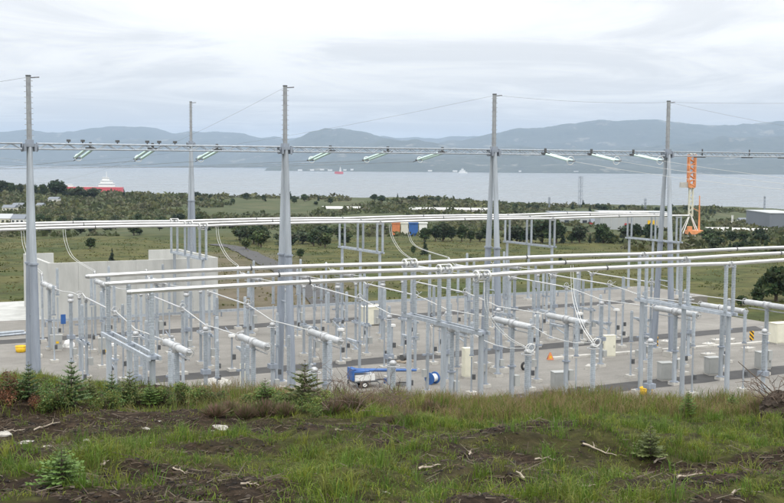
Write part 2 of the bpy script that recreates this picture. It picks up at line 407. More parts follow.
# ------------------------------------------------------------------ water, far land, haze
SEA = -55.
wm = bpy.data.materials.new('sea_water'); wm.use_nodes = True; t = wm.node_tree; bs = t.nodes['Principled BSDF']
bs.inputs['Base Color'].default_value = (.13, .145, .15, 1); bs.inputs['Roughness'].default_value = .22; bs.inputs['IOR'].default_value = 1.33
co = N(t, 'ShaderNodeTexCoord').outputs['Object']
mp = N(t, 'ShaderNodeMapping'); mp.inputs['Rotation'].default_value = (0, 0, -YAW); mp.inputs['Scale'].default_value = (.004, .018, 1); t.links.new(co, mp.inputs[0])
q = N(t, 'ShaderNodeTexNoise'); q.inputs['Scale'].default_value = 1.; q.inputs['Detail'].default_value = 5; t.links.new(mp.outputs[0], q.inputs['Vector'])
t.links.new(ramp(t, q.outputs[0], [(.35, .16), (.65, .34)]), bs.inputs['Roughness'])
q2 = N(t, 'ShaderNodeTexNoise'); q2.inputs['Scale'].default_value = .09; q2.inputs['Detail'].default_value = 4; t.links.new(co, q2.inputs['Vector'])
bp = N(t, 'ShaderNodeBump'); bp.inputs['Strength'].default_value = .35; bp.inputs['Distance'].default_value = .5; t.links.new(q2.outputs[0], bp.inputs['Height']); t.links.new(bp.outputs[0], bs.inputs['Normal'])
wv = [xy(u, v) for u, v in ((-22000, 900), (22000, 900), (22000, 26000), (-22000, 26000))]
mb = MB(); mb.v = [(x, y, SEA) for x, y in wv]; mb.f = [(0, 1, 2, 3)]; mb.sm = [False]
tag(mb.build('water', wm), kind='structure')

hm = bpy.data.materials.new('far_hillside'); hm.use_nodes = True; t = hm.node_tree; bs = t.nodes['Principled BSDF']
co = N(t, 'ShaderNodeTexCoord').outputs['Object']
q = N(t, 'ShaderNodeTexNoise'); q.inputs['Scale'].default_value = .004; q.inputs['Detail'].default_value = 9; q.inputs['Roughness'].default_value = .7; t.links.new(co, q.inputs['Vector'])
t.links.new(ramp(t, q.outputs[0], [(.36, (.015, .026, .018)), (.48, (.05, .06, .04)), (.56, (.02, .03, .022)), (.64, (.20, .19, .15)), (.72, (.05, .06, .045))]), bs.inputs['Base Color']); bs.inputs['Roughness'].default_value = .95
def far_hill(v0, half, pts, rough, seed, base_y=None, mu=320, mv=60):
    """a ridge at depth v0 whose crest follows (image x, image y) read as real heights at that distance"""
    xs = np.array([p[0] for p in pts], float); ys = np.array([p[1] for p in pts], float)
    px = np.linspace(xs[0], xs[-1], mu); crest = np.interp(px, xs, ys)
    hz = 162.2+.00663*(px-392)
    zc = CAM_H+(hz-crest)*v0/1151.
    k = np.ones(9)/9; zc = np.convolve(np.pad(zc, 4, 'edge'), k, 'valid'); zc = zc+(fbm(px/16.+seed*5, px*0+seed, 5)-.5)*.006*v0*.7
    tv = np.linspace(-1, 1, mv)
    PX, TV = np.meshgrid(px, tv); ZC = np.meshgrid(zc, tv)[0]
    Vd = v0+TV*half; Ud = (PX-392)/1151*v0*(1+.0*TV)
    n = fbm(Ud/1100+seed*7.7, Vd/700+seed*3.1, 6)-.5
    prof = np.clip(1-np.abs(TV)**1.35, 0, 1)
    Z = (SEA-12)+(ZC-SEA+12)*prof*(1+n*rough*np.sqrt(np.clip(1-prof, 0, 1))*1.6)+n*rough*110*np.sqrt(prof)
    X, Y = xy(Ud, Vd); idx = np.arange(X.size).reshape(X.shape)
    a = idx[:-1, :-1]; F = np.stack([a, idx[:-1, 1:], idx[1:, 1:], idx[1:, :-1]], -1).reshape(-1, 4)
    o = obj('hill', np_mesh('hill', np.stack([X, Y, Z], -1).reshape(-1, 3), F, hm, True)); return tag(o, kind='structure')
far_hill(20500, 1500, [(-200, 139), (0, 138), (150, 137), (300, 139), (380, 137.5), (430, 137), (480, 137), (600, 134), (784, 130), (1000, 134)], .5, 1)
far_hill(18500, 1600, [(-250, 134), (-100, 131), (0, 133), (35, 130.5), (62, 134), (95, 127.5), (125, 124), (150, 127.5), (178, 133), (215, 131), (250, 136), (300, 140), (340, 147), (380, 160)], .5, 2)
far_hill(15500, 1500, [(-250, 140), (0, 143), (60, 146), (110, 141), (170, 139), (220, 143), (280, 147), (330, 150), (420, 152)], .6, 3)
far_hill(14200, 1500, [(230, 158), (285, 141), (308, 131), (340, 125.5), (362, 130), (385, 139), (410, 142), (440, 150), (470, 160)], .5, 4)
far_hill(15200, 1700, [(400, 155), (440, 143), (480, 137), (505, 132), (560, 124), (592, 119.5), (615, 120.5), (645, 117.5), (668, 122), (690, 123), (725, 124.5), (784, 122), (850, 118), (1000, 128)], .5, 5)
far_hill(12200, 1300, [(330, 154), (380, 143), (420, 142), (470, 149), (520, 145), (600, 148), (690, 141), (740, 136), (784, 139), (850, 134), (1000, 140)], .7, 6)
far_hill(10300, 1750, [(280, 165), (330, 158), (400, 154), (470, 154), (540, 150), (600, 153), (660, 156), (720, 155), (784, 157), (900, 154), (1050, 156)], .9, 7)
far_hill(17500, 1400, [(-250, 158), (0, 156), (100, 154), (200, 155), (300, 157), (380, 160)], .9, 8)
hv = bpy.data.materials.new('haze'); hv.use_nodes = True; t = hv.node_tree; t.nodes.remove(t.nodes['Principled BSDF'])
pv = N(t, 'ShaderNodeVolumePrincipled'); pv.inputs['Color'].default_value = (.60, .77, 1.0, 1); pv.inputs['Density'].default_value = 5.8e-5; pv.inputs['Anisotropy'].default_value = .1
t.links.new(pv.outputs[0], t.nodes['Material Output'].inputs['Volume'])
tag(MB().box((0, 0, 310), (56000, 56000, 820)).build('haze', hv), kind='stuff')

# ------------------------------------------------------------------ portal masts and beams
ZJ, ZT, YM = 19.0, 23.8, 83.5
MAST_X = [-3.67, 15.69, 35.05, 54.41, 73.77, 93.13]
def make_mast(x, y, label, zj=ZJ, zt=ZT, zb=10.7, group=None):
    r = empty('portal_mast', (x, y, 0), label, 'mast', group)
    for s in (-1, 1):
        def P(z): return (0, s*(.19+1.12*(1-z/zj)), z)
        MB().box((0, s*1.31, .2), (1.3, 1.1, .5)).build('foundation_block', M['concrete_pale'], r)
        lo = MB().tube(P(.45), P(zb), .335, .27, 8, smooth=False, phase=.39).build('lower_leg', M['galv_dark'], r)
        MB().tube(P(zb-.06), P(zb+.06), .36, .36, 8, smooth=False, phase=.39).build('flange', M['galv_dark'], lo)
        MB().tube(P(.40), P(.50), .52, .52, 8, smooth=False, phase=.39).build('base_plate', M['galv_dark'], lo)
        MB().tube(P(zb), P(zj), .255, .165, 8, smooth=False, phase=.39).build('upper_leg', M['galv'], r)
    MB().tube((0, -.7, 7.0), (0, .7, 7.0), .06, n=6).build('leg_tie', M['galv'], r)
    m = MB().box((0, 0, zj+.02), (.95, .72, .22)).box((-.36, 0, zj-.16), (.16, .86, .5)).box((.36, 0, zj-.16), (.16, .86, .5)).box((0, 0, zj+.25), (.5, .5, .3))
    for sx in (-1, 1): m.torus((sx*.52, 0, zj-.1), (1, 0, 0), .3, .05, 12, 5)
    m.build('head_frame', M['galv_dark'], r)
    MB().tube((0, 0, zj+.3), (0, 0, zt), .185, .165, 8, smooth=False).build('spire', M['spire'], r)
    MB().tube((0, 0, zt), (0, 0, zt+.1), .19, .19, 8, smooth=False).build('spire_cap', M['hard'], r)
    m = MB(); z = zj+.7
    while z < zt-.2: m.tube((-.30, 0, z), (.30, 0, z), .016, n=4); z += .38
    m.build('climbing_rungs', M['spire'], r)['kind'] = 'stuff'
    MB().tube((.1, 0, zt-.08), (.75, 0, zt-.02), .04, n=5).build('earth_wire_arm', M['hard'], r)
    return r
mast_labels = ['portal mast carrying the beam end past the concrete enclosure', 'tall portal mast on A-shaped legs standing beside the concrete enclosure walls',
               'portal mast on A-shaped legs rising in front of the asphalt access road', 'portal mast on A-shaped legs between green strings slanting opposite ways',
               'portal mast on A-shaped legs standing just beside the orange crane', 'portal mast carrying the beam end beyond the orange crane']
for x, l in zip(MAST_X, mast_labels): make_mast(x, YM, l, group='portal masts of the line gantry')
m2 = at_depth(191, 143, 156.); make_mast(m2[0], m2[1], 'slim far mast standing behind the concrete enclosure', 20.3, 25.9, 12.6)

def make_beam(x0, x1, label):
    r = empty('portal_beam', (x0, YM, ZJ), label, 'beam', 'lattice beams of the line gantry'); L = x1-x0; a, b = .55, L-.55; hh, ww = .19, .26
    for sz in (-1, 1):
        for sy in (-1, 1): MB().tube((a, sy*ww, sz*hh-.05), (b, sy*ww, sz*hh-.05), .065, n=6).build('chord', M['galv'], r)
    n = 26
    for face in range(4):
        m = MB()
        for k in range(n):
            xa = a+(b-a)*k/n; xb = a+(b-a)*(k+1)/n; s = 1 if k % 2 else -1
            if face < 2: sy = (-1, 1)[face]; m.tube((xa, sy*ww, s*hh-.05), (xb, sy*ww, -s*hh-.05), .032, n=4, caps=False)
            else: sz = (-1, 1)[face-2]; m.tube((xa, s*ww, sz*hh-.05), (xb, -s*ww, sz*hh-.05), .032, n=4, caps=False)
        m.build('lattice_bracing', M['galv'], r)['kind'] = 'stuff'
    return r
beam_l = ['lattice gantry beam running past the concrete enclosure out of view', 'lattice gantry beam between the masts flanking the concrete enclosure', 'lattice gantry beam with three green strings all slanting toward the road side',
          'lattice gantry beam whose green strings slant toward the orange crane', 'lattice gantry beam with bare dark hangers beyond the orange crane']
for i in range(5): make_beam(MAST_X[i], MAST_X[i+1], beam_l[i])

# insulator strings on the beam: (x, y2, z2); y2 > YM is away from the viewer
disc = []
for k in range(17): z = k*.165; disc += [(.045, z), (.105, z+.03), (.09, z+.075), (.045, z+.10)]
def string_mesh():
    m = MB(); m.lathe((0, 0, 0), disc, 9); me = m.mesh('glass_discs', M['glass']); return me
STR_ME = string_mesh()
STRING_END = []
def insulator_string(x, y2, z2, label):
    y1, z1 = YM+(.35 if y2 > YM else -.35), ZJ-.15
    r = empty('insulator_string', (x, y1, z1), label, 'insulator string', 'green glass insulator strings on the gantry')
    d = Vector((0, y2-y1, z2-z1)); L = d.length; dn = d.normalized(); rot = dn.to_track_quat('Z', 'Y')
    ln = min(3.6, L-.8); off = .45
    for s in (-1, 1):
        o = obj('glass_discs', STR_ME, r); o.rotation_mode = 'QUATERNION'; o.rotation_quaternion = rot
        o.location = Vector((s*.24, 0, 0))+dn*off; o.scale = (1, 1, ln/2.9)
    MB().box((0, 0, .02), (.7, .3, .12)).box((.0, 0, .2), (.16, .16, .5)).build('beam_hanger', M['hard'], r)
    e = dn*(off+ln+.05); m = MB(); m.tube(tuple(e+Vector((-.34, 0, 0))), tuple(e+Vector((.34, 0, 0))), .05, n=6); m.build('yoke_plate', M['hard'], r)
    m = MB(); m.torus(tuple(e-dn*.2), tuple(dn), .26 if y2 > YM else .36, .025, 20, 5); m.build('corona_ring', M['cable_white'], r)
    MB().tube(tuple(e), tuple(d), .035, n=5).build('dead_end_clamp', M['hard'], r)
    STRING_END.append((x, y2, z2)); return r
for x, y2, z2 in ((20.03, 89.2, 17.95), (24.6, 88.8, 17.95), (29.6, 89., 17.95)): insulator_string(x, y2, z2, 'green glass string pair on the beam above the concrete enclosure')
for x, y2, z2 in ((39.1, 88., 18.07), (44.3, 88.4, 18.09), (49.5, 88.9, 18.05)): insulator_string(x, y2, z2, 'green glass string pair on the beam above the meadow')
for x, y2, z2 in ((59.56, 79., 18.15), (64.6, 79.1, 18.2), (69.4, 79., 18.25)): insulator_string(x, y2, z2, 'green glass string pair with white ring, slanting toward the orange crane')
for x in (77.8, 83.9, 88.8):
    r = empty('beam_hanger', (x, YM, ZJ-.3), 'dark bare hanger on the gantry beam beyond the crane', 'hanger', 'dark hangers on the beam')
    MB().box((0, 0, .0), (1.0, .5, .14)).build('hanger_plate', M['hard'], r); MB().tube((.3, 0, 0), (.3, 0, .75), .07, n=6).build('hanger_stem', M['hard'], r)
for x in (18.4, 19.4, 21.9, 24.1, 25.0, 26.2):
    m = MB().tube((0, 0, 0), (0, 0, .16), .05, n=5).box((0, 0, .2), (.26, .2, .16)); o = m.build('beam_fitting', M['hard'], None, (x, YM, ZJ+.18)); tag(o, 'small dark fitting standing on the beam above the concrete enclosure', 'fitting', 'small fittings on top of the beam')  # dark hardware knobs on top of the beam, no lamps in them

def catenary(p, q, sag, n=24):
    p = Vector(p); q = Vector(q); return [tuple(p.lerp(q, k/n)-Vector((0, 0, sag*4*(k/n)*(1-k/n)))) for k in range(n+1)]
for i, (x, y, z) in enumerate(STRING_END):
    if i < 6: tag(MB().path(catenary((x, y, z), (x-2, 420, 22+i*.3), 3.2), .016, 5).build('overhead_conductor', M['cable_dark']), 'thin dark line conductor running from the beam out over the enclosure side' if i < 3 else 'thin dark line conductor running from the beam out over the meadow', 'conductor', 'line conductors leaving the gantry')
    else: tag(MB().path(catenary((x, y, z), (x+8, -60, 30), 7.), .016, 5).build('overhead_conductor', M['cable']), 'thin pale line conductor leaving the beam past the orange crane', 'conductor', 'line conductors leaving the gantry')
EW = [((15.69, YM, 23.75), (-40, 150, 26), 3, 'thin earth wire leaving the mast by the concrete enclosure'),
      ((35.05, YM, 23.75), (40, 330, 20), 8, 'thin earth wire leaving the mast before the road'),
      ((54.41, YM, 23.75), (42, 420, 26), 7, 'thin earth wire sagging away behind the mast before the meadow'),
      ((54.9, YM, 23.75), (73.77, YM, 23.75), .25, 'thin earth wire strung between two mast tops by the crane'),
      ((73.77, YM, 23.75), (150, 40, 34), 3, 'thin earth wire rising from the mast by the crane'),
      ((73.77, YM, 23.75), (190, 110, 24), 3, 'thin earth wire falling gently from the mast by the crane')]
for p, q, s, l in EW: tag(MB().path(catenary(p, q, s), .009, 4).build('earth_wire', M['cable_dark']), l, 'wire', 'earth wires on the mast tops')

# ------------------------------------------------------------------ busbars
def make_bus(y, x0, x1, xs, label, group, z=11.0):
    r = empty('busbar', (x0, y, z), label, 'busbar', group); pts = [x0]+[x for x in xs if x0+2 < x < x1-2]+[x1]
    for a, b in zip(pts[:-1], pts[1:]):
        a2 = a+(.0 if a == x0 else .12); b2 = b-(.0 if b == x1 else .12); n = 12
        cam_ = .10 if (b-a) > 8 else 0
        P = [(a2-x0+(b2-a2)*k/n, 0, cam_*4*(k/n)*(1-k/n)) for k in range(n+1)]
        MB().path(P, .132, 12).build('tube', M['alu'], r)
    for x in pts[1:-1]:
        m = MB().tube((x-x0-.17, 0, 0), (x-x0-.06, 0, 0), .175, n=10).tube((x-x0+.06, 0, 0), (x-x0+.17, 0, 0), .175, n=10).box((x-x0, 0, -.14), (.3, .22, .16)); m.build('support_clamp', M['alu_fit'], r)
    for xe, s in ((0, -1), (x1-x0, 1)): MB().tube((xe, 0, 0), (xe+s*.22, 0, 0), .15, .10, n=10).build('end_cap', M['alu_fit'], r)
    for a, b in zip(pts[:-1], pts[1:]):
        if b-a > 8:
            xm = a+(b-a)*.47-x0; MB().tube((xm-.05, 0, .10), (xm+.05, 0, .10), .155, n=10).tube((xm, 0, .2), (xm, 0, .38), .03, n=5).build('expansion_sleeve', M['hard'], r)
    return r
FB = (69.7, 65.0, 60.4); FR = (17.6, 38.6, 59.4, 80.2)
BB = (129.6, 124.5, 119.4); BR = (-4, 18.6, 40.5, 62.1, 86.8, 107.8)
for y, l in zip(FB, ('long aluminium tube bus, farthest of the lower three in front of the masts', 'long aluminium tube bus, middle of the lower three in front of the masts', 'long aluminium tube bus, outermost of the lower three toward the grassy bank')):
    make_bus(y, 16.45, 101, FR, l, 'front busbars over the yard')
for y, xe, l in zip(BB, (111.2, 110.4, 109.5), ('long aluminium tube bus, meadow side of the three behind the masts', 'long aluminium tube bus, middle of the three behind the masts', 'long aluminium tube bus, mast side of the three behind the masts')):
    make_bus(y, -12, xe, BR, l, 'rear busbars behind the masts')

# ribbed porcelain
def rib_profile(r, h, n, depth):
    p = [(r*.95, 0)]
    for k in range(n):
        z = .08+(h-.16)*k/n; dz = (h-.16)/n; p += [(r, z), (r+depth, z+dz*.35), (r+depth*.9, z+dz*.5), (r, z+dz*.62)]
    return p+[(r, h-.08), (r*.95, h)]
def insul_mesh(h, r=.115, n=None, depth=.032): return MB().lathe((0, 0, 0), rib_profile(r, h, n or int(h*12), depth), 10).mesh('insulator', M['insul'])
INS36, INS33, INS30, INS25 = insul_mesh(3.45, .125), insul_mesh(3.3, .10), insul_mesh(2.9, .15, depth=.045), insul_mesh(2.6, .12)
ZB = 7.4
def bus_support(x, ys, label, group, twin, ring, zb=ZB):
    r = empty('bus_support', (x, ys[1], 0), label, 'bus support', group); c = ys[1]
    for y in ys:
        MB().box((0, y-c, .12), (1.0, 1.0, .34)).build('foundation_block', M['concrete_pale'], r)
        col = MB().tube((0, y-c, .28), (0, y-c, zb-.13), .19, .17, 10).build('column', M['galv'], r)
        MB().tube((0, y-c, .28), (0, y-c, .34), .36, n=10).build('base_plate', M['galv_dark'], col)
        xs = (-.36, .36) if twin else (0,)
        for dx in xs:
            obj('insulator', INS36, r, (dx, y-c, zb+.13))
        m = MB()
        for dx in xs: m.tube((dx, y-c, zb+3.57), (dx, y-c, 10.86 if not twin else 10.8), .09, n=8)
        if twin: m.box((0, y-c, 10.78), (1.0, .2, .1))
        m.build('insulator_cap', M['alu_fit'], r)
        if ring:
            m = MB().torus((-.42, y-c, 10.95), (1, 0, 0), .34, .065, 22, 7).torus((.42, y-c, 10.95), (1, 0, 0), .34, .065, 22, 7)
            m.tube((-.42, y-c, 11.29), (.42, y-c, 11.29), .06, n=6).tube((-.42, y-c, 10.61), (.42, y-c, 10.61), .05, n=6); m.build('grading_ring', M['cable'], r)
    y0, y1 = min(ys)-c-.5, max(ys)-c+.5
    MB().box((-.3, (y0+y1)/2, zb), (.14, y1-y0, .22)).box((.3, (y0+y1)/2, zb), (.14, y1-y0, .22)).build('crossbeam', M['galv'], r)
    for y in ys: MB().box((0, y-c, zb), (.44, .5, .18)).build('saddle_plate', M['galv_dark'], r)
    return r
bus_support(17.6, FB, 'three-column bus support under the tube ends by the concrete enclosure', 'bus supports', False, False)
bus_support(38.6, FB, 'bus support with thick grading loops over the front tubes', 'bus supports', True, True)
bus_support(59.4, FB, 'bus support with twin insulators in front of the mast near the crane', 'bus supports', True, False)
bus_support(80.2, FB, 'bus support beyond the mast near the crane, under the front tubes', 'bus supports', True, False)
for x, l, tw, rg in ((18.6, 'rear bus support beside the open end of the concrete enclosure', False, False), (40.5, 'rear bus support with grading loops at the concrete enclosure corner', True, True),
                     (62.1, 'rear bus support with white crossbeam in front of the meadow past the road', True, False), (86.8, 'rear bus support with crossbeam before the dark tree row', True, False), (107.8, 'rear bus support under the tube ends near the crane', True, False)):
    bus_support(x, BB, l, 'bus supports', tw, rg)

# ------------------------------------------------------------------ bay equipment
PH = [22.4, 27.6, 32.9, 42.9, 48.3, 53.3, 64.2, 69.2, 74.4]
ORD = ['first', 'second', 'third', 'fourth', 'fifth', 'sixth', 'seventh', 'eighth', 'ninth']
def nth(i): return ', '+ORD[i]+' in its row counted from the concrete enclosure'
BAYN = ['in the bay by the enclosure', 'in the bay facing the road', 'in the bay nearest the crane']
def steel_post(r, y, x, z, rad=.13):
    MB().box((x, y, .1), (.7, .7, .3)).build('foundation_block', M['concrete_pale'], r)
    c = MB().tube((x, y, .24), (x, y, z), rad, n=8).build('support_column', M['galv'], r)
    MB().tube((x, y, .24), (x, y, .30), rad*2, n=8).build('base_plate', M['galv_dark'], c); return c
def make_breaker():
    r = empty('circuit_breaker', (0, 0, 0), '-', 'circuit breaker')
    c = steel_post(r, 0, 0, 2.75, .19)
    MB().box((.34, -.05, 1.7), (.42, .5, .8)).build('drive_box', M['cabinet'], r)
    MB().tube((0, 0, 2.75), (0, 0, 2.85), .32, n=10).build('mounting_flange', M['galv_dark'], r)
    obj('post_insulator', INS30, r, (0, 0, 2.85))
    MB().lathe((0, 0, 5.72), [(.20, 0), (.30, .06), (.30, .50), (.18, .58)], 12).build('gear_housing', M['alu_fit'], r)
    for s in (-1, 1):
        ch = MB().tube((0, s*.30, 6.05), (0, s*2.35, 6.05), .235, n=14).build('interrupter_chamber', M['chamber'], r)
        MB().tube((0, s*.22, 6.05), (0, s*.36, 6.05), .29, n=14).build('flange', M['alu_fit'], ch)
        MB().tube((0, s*2.35, 6.05), (0, s*2.52, 6.05), .25, .19, n=14).build('end_cap', M['alu_fit'], ch)
        MB().box((0, s*2.66, 6.12), (.28, .34, .05)).build('terminal_pad', M['alu_fit'], ch)
        MB().torus((0, s*2.58, 6.05), (0, 1, 0), .29, .028, 16, 5).build('corona_ring', M['alu_fit'], ch)
    MB().tube((.12, -2.2, 5.55), (.12, 2.2, 5.55), .05, n=6).build('operating_rod', M['alu_fit'], r)
    return r
BRK = make_breaker(); first = True
for Y, side in ((71.2, 'on the bank side'), (111.2, 'under rear busbars')):
    for i, x in enumerate(PH):
        l = 'grey T-shaped breaker '+side+nth(i)
        o = BRK if first else copy_tree(BRK); first = False
        o.location = (x+random.uniform(-.1, .1), Y, 0); o['label'] = l; o['group'] = 'circuit breakers with horizontal cylinders'
def make_disconnector():
    r = empty('disconnector', (0, 0, 0), '-', 'disconnector'); 
    for y in (-4.7, 4.55, 6.9):
        steel_post(r, y, 0, 2.95); MB().box((0, y, 3.0), (.4, .4, .1)).build('top_plate', M['galv_dark'], r)
        obj('post_insulator', INS33, r, (0, y, 3.05))
        MB().lathe((0, y, 6.34), [(.12, 0), (.17, .04), (.17, .16), (.1, .22)], 10).build('insulator_cap', M['alu_fit'], r)
    MB().box((-.16, 5.7, 2.86), (.12, 3.4, .2)).box((.16, 5.7, 2.86), (.12, 3.4, .2)).build('base_beam', M['galv'], r)
    MB().box((0, -3.6, 2.86), (.22, 2.6, .2)).build('base_beam', M['galv'], r)
    MB().tube((0, -4.4, 6.62), (0, 4.3, 6.72), .06, n=8).build('contact_blade', M['alu'], r)
    for y in (-4.6, 4.5):
        MB().box((0, y, 6.62), (.34, .5, .16)).tube((-.18, y-.25, 6.7), (-.3, y-.6, 6.95), .03, n=5).tube((.18, y-.25, 6.7), (.3, y-.6, 6.95), .03, n=5).build('contact_jaw', M['alu_fit'], r)
    MB().path([(0, 4.6, 6.7), (0, 5.7, 6.95), (0, 6.9, 6.6)], .045, 6).build('jumper', M['cable'], r)
    for y in (-4.7, 6.9): MB().torus((0, y, 6.75), (0, 1, 0), .26, .03, 14, 5).build('corona_ring', M['alu_fit'], r)
    MB().box((.3, 4.55, 1.4), (.42, .4, .62)).build('motor_box', M['cabinet'], r)
    MB().tube((.3, 4.55, 1.7), (.3, 4.55, 2.9), .03, n=5).build('drive_rod', M['galv'], r)
    MB().tube((0, -4.7, 2.2), (0, -2.3, 2.86), .06, n=6).build('brace', M['galv'], r)
    return r
DIS = make_disconnector(); first = True
for i, x in enumerate(PH):
    o = DIS if first else copy_tree(DIS); first = False
    o.location = (x-.2+random.uniform(-.1, .1), 90.4, 0); o['label'] = 'disconnector with long thin blade'+nth(i); o['group'] = 'disconnectors between the masts'
def make_ct(kind):
    r = empty('instrument_transformer', (0, 0, 0), '-', 'transformer')
    steel_post(r, 0, 0, 2.35, .16); MB().box((0, 0, 2.5), (.62, .62, .34)).build('base_tank', M['galv_dark'], r)
    obj('post_insulator', INS30, r, (0, 0, 2.67))
    if kind: MB().lathe((0, 0, 5.55), [(.2, 0), (.27, .06), (.27, .26), (.2, .3), (.2, .4), (.25, .44), (.25, .66), (.12, .74)], 12).build('head_tank', M['alu_fit'], r)
    else: MB().lathe((0, 0, 5.55), [(.15, 0), (.22, .05), (.22, .2), (.1, .3)], 12).build('head_cap', M['alu_fit'], r); MB().torus((0, 0, 5.5), (0, 0, 1), .4, .035, 18, 5).build('grading_ring', M['alu_fit'], r)
    MB().box((.0, .36, 5.95), (.1, .3, .05)).build('terminal_pad', M['alu_fit'], r); MB().box((.28, -.1, 1.2), (.36, .4, .55)).build('junction_box', M['cabinet'], r)
    return r
CT0, CT1 = make_ct(0), make_ct(1)
ct_used = {0: False, 1: False}
def place_ct(kind, x, y, label, group):
    src = (CT0, CT1)[kind]; o = copy_tree(src) if ct_used[kind] else src; ct_used[kind] = True
    o.location = (x, y, 0); o['label'] = label; o['group'] = group; return o
for i, x in enumerate(PH):
    place_ct(0, x-.1, 80.6, 'slim ring-capped ribbed post'+nth(i), 'ring-capped posts behind the front breakers')
    place_ct(1, x, 101.8, 'drum-headed ribbed transformer'+nth(i), 'drum-headed transformers before the rear breakers')
for i, x in enumerate(PH[1:7]): place_ct(0, x+.2, 61.8, 'slim surge post along the bank'+nth(i), 'surge posts along the grassy bank')
def make_pi():
    r = empty('post_insulator', (0, 0, 0), '-', 'insulator'); steel_post(r, 0, 0, 3.3, .12); obj('insulator', INS33, r, (0, 0, 3.35))
    MB().lathe((0, 0, 6.62), [(.12, 0), (.15, .1), (.1, .2)], 10).build('cap', M['alu_fit'], r); return r
PI = make_pi(); first = True
for i, x in enumerate(PH):
    for y, nm in ((116.2, 'behind the rear breakers'),):
        o = PI if first else copy_tree(PI); first = False
        o.location = (x+.4, y, 0); o['label'] = 'single post insulator behind breakers'+nth(i); o['group'] = 'single post insulators behind the rear breakers'
def make_drive_post():
    r = empty('drive_post', (0, 0, 0), '-', 'post'); steel_post(r, 0, 0, 3.0, .085)
    MB().box((0, 0, 3.08), (.5, .42, .2)).build('cap_box', M['white'], r); MB().tube((.0, 0, 3.1), (.0, 1.6, 3.6), .045, n=6).build('drive_lever', M['galv_dark'], r); MB().box((.16, -.06, 1.25), (.26, .3, .45)).build('switch_box', M['hard'], r)
    return r
DP = make_drive_post()
for i, x in enumerate(PH):
    o = DP if i == 0 else copy_tree(DP); o.location = (x+1.1, 93.2-random.uniform(0, 1.5), 0); o['label'] = 'thin post with white cap box'+nth(i); o['group'] = 'white-capped thin posts by the disconnectors'
def make_earth_switch():
    r = empty('earthing_switch', (0, 0, 0), '-', 'switch'); steel_post(r, 0, 0, 3.1, .14); obj('post_insulator', INS25, r, (0, 0, 3.1))
    MB().lathe((0, 0, 5.7), [(.1, 0), (.16, .05), (.1, .18)], 10).build('cap', M['alu_fit'], r); MB().path([(.2, 0, 3.1), (.3, 0, 4.6), (.05, 0, 5.8)], .03, 5).build('earth_arm', M['alu_fit'], r)
    MB().box((-.28, 0, 1.6), (.3, .36, .6)).build('motor_box', M['cabinet'], r); MB().box((0, 0, 3.05), (.9, .2, .14)).build('bracket', M['galv_dark'], r); return r
ES = make_earth_switch()
for i, x in enumerate(PH):
    o = ES if i == 0 else copy_tree(ES); o.location = (x+1.5, 77.2, 0); o['label'] = 'short post with side earthing arm'+nth(i); o['group'] = 'earthing switches behind the bank-side breakers'
ES2 = copy_tree(ES)
for i, x in enumerate(PH):
    o = ES2 if i == 0 else copy_tree(ES2); o.location = (x+1.6, 105.4, 0); o['label'] = 'earthing post before rear breakers'+nth(i); o['group'] = 'earthing switches before the rear breakers'

def make_slim_post(h, nm):
    r = empty('support_post', (0, 0, 0), '-', 'post'); steel_post(r, 0, 0, h-2.5, .095); obj('insulator', INS25, r, (0, 0, h-2.5)); r.children[-1].scale = (.75, .75, .95)
    MB().lathe((0, 0, h-.05), [(.08, 0), (.12, .06), (.06, .16)], 8).build('cap', M['alu_fit'], r); MB().box((.14, -.1, 1.4), (.2, .26, .4)).build('terminal_box', M['hard'], r)
    MB().tube((0, 0, h-2.55), (0, 0, h-2.47), .2, n=8).build('flange', M['galv_dark'], r); return r
for h, y, dx, nm in ((5.6, 74.8, -1.2, 'slim post right behind bank-side breakers'), (6.2, 93.0, 2.4, 'slim post alongside the disconnector blade'), (6.8, 103.8, -.9, 'slim post behind drum-headed transformers'), (6.4, 67.2, -1.6, 'slim post ahead of bank-side breakers'), (6.0, 83.4, 1.8, 'slim post close behind ring-capped posts'), (6.9, 88.6, -1.9, 'slim post under a disconnector blade'), (6.6, 99.3, 1.9, 'slim post ahead of drum-headed transformers'), (7.0, 107.6, -1.7, 'slim post just ahead of rear breakers'), (7.4, 114.0, 1.5, 'slim post just behind rear breakers')):
    sp_ = make_slim_post(h, nm)
    for i, x in enumerate(PH):
        o = sp_ if i == 0 else copy_tree(sp_); o.location = (x+dx+random.uniform(-.25, .25), y+random.uniform(-.5, .5), 0); o['label'] = nm+nth(i); o['group'] = nm+'s'

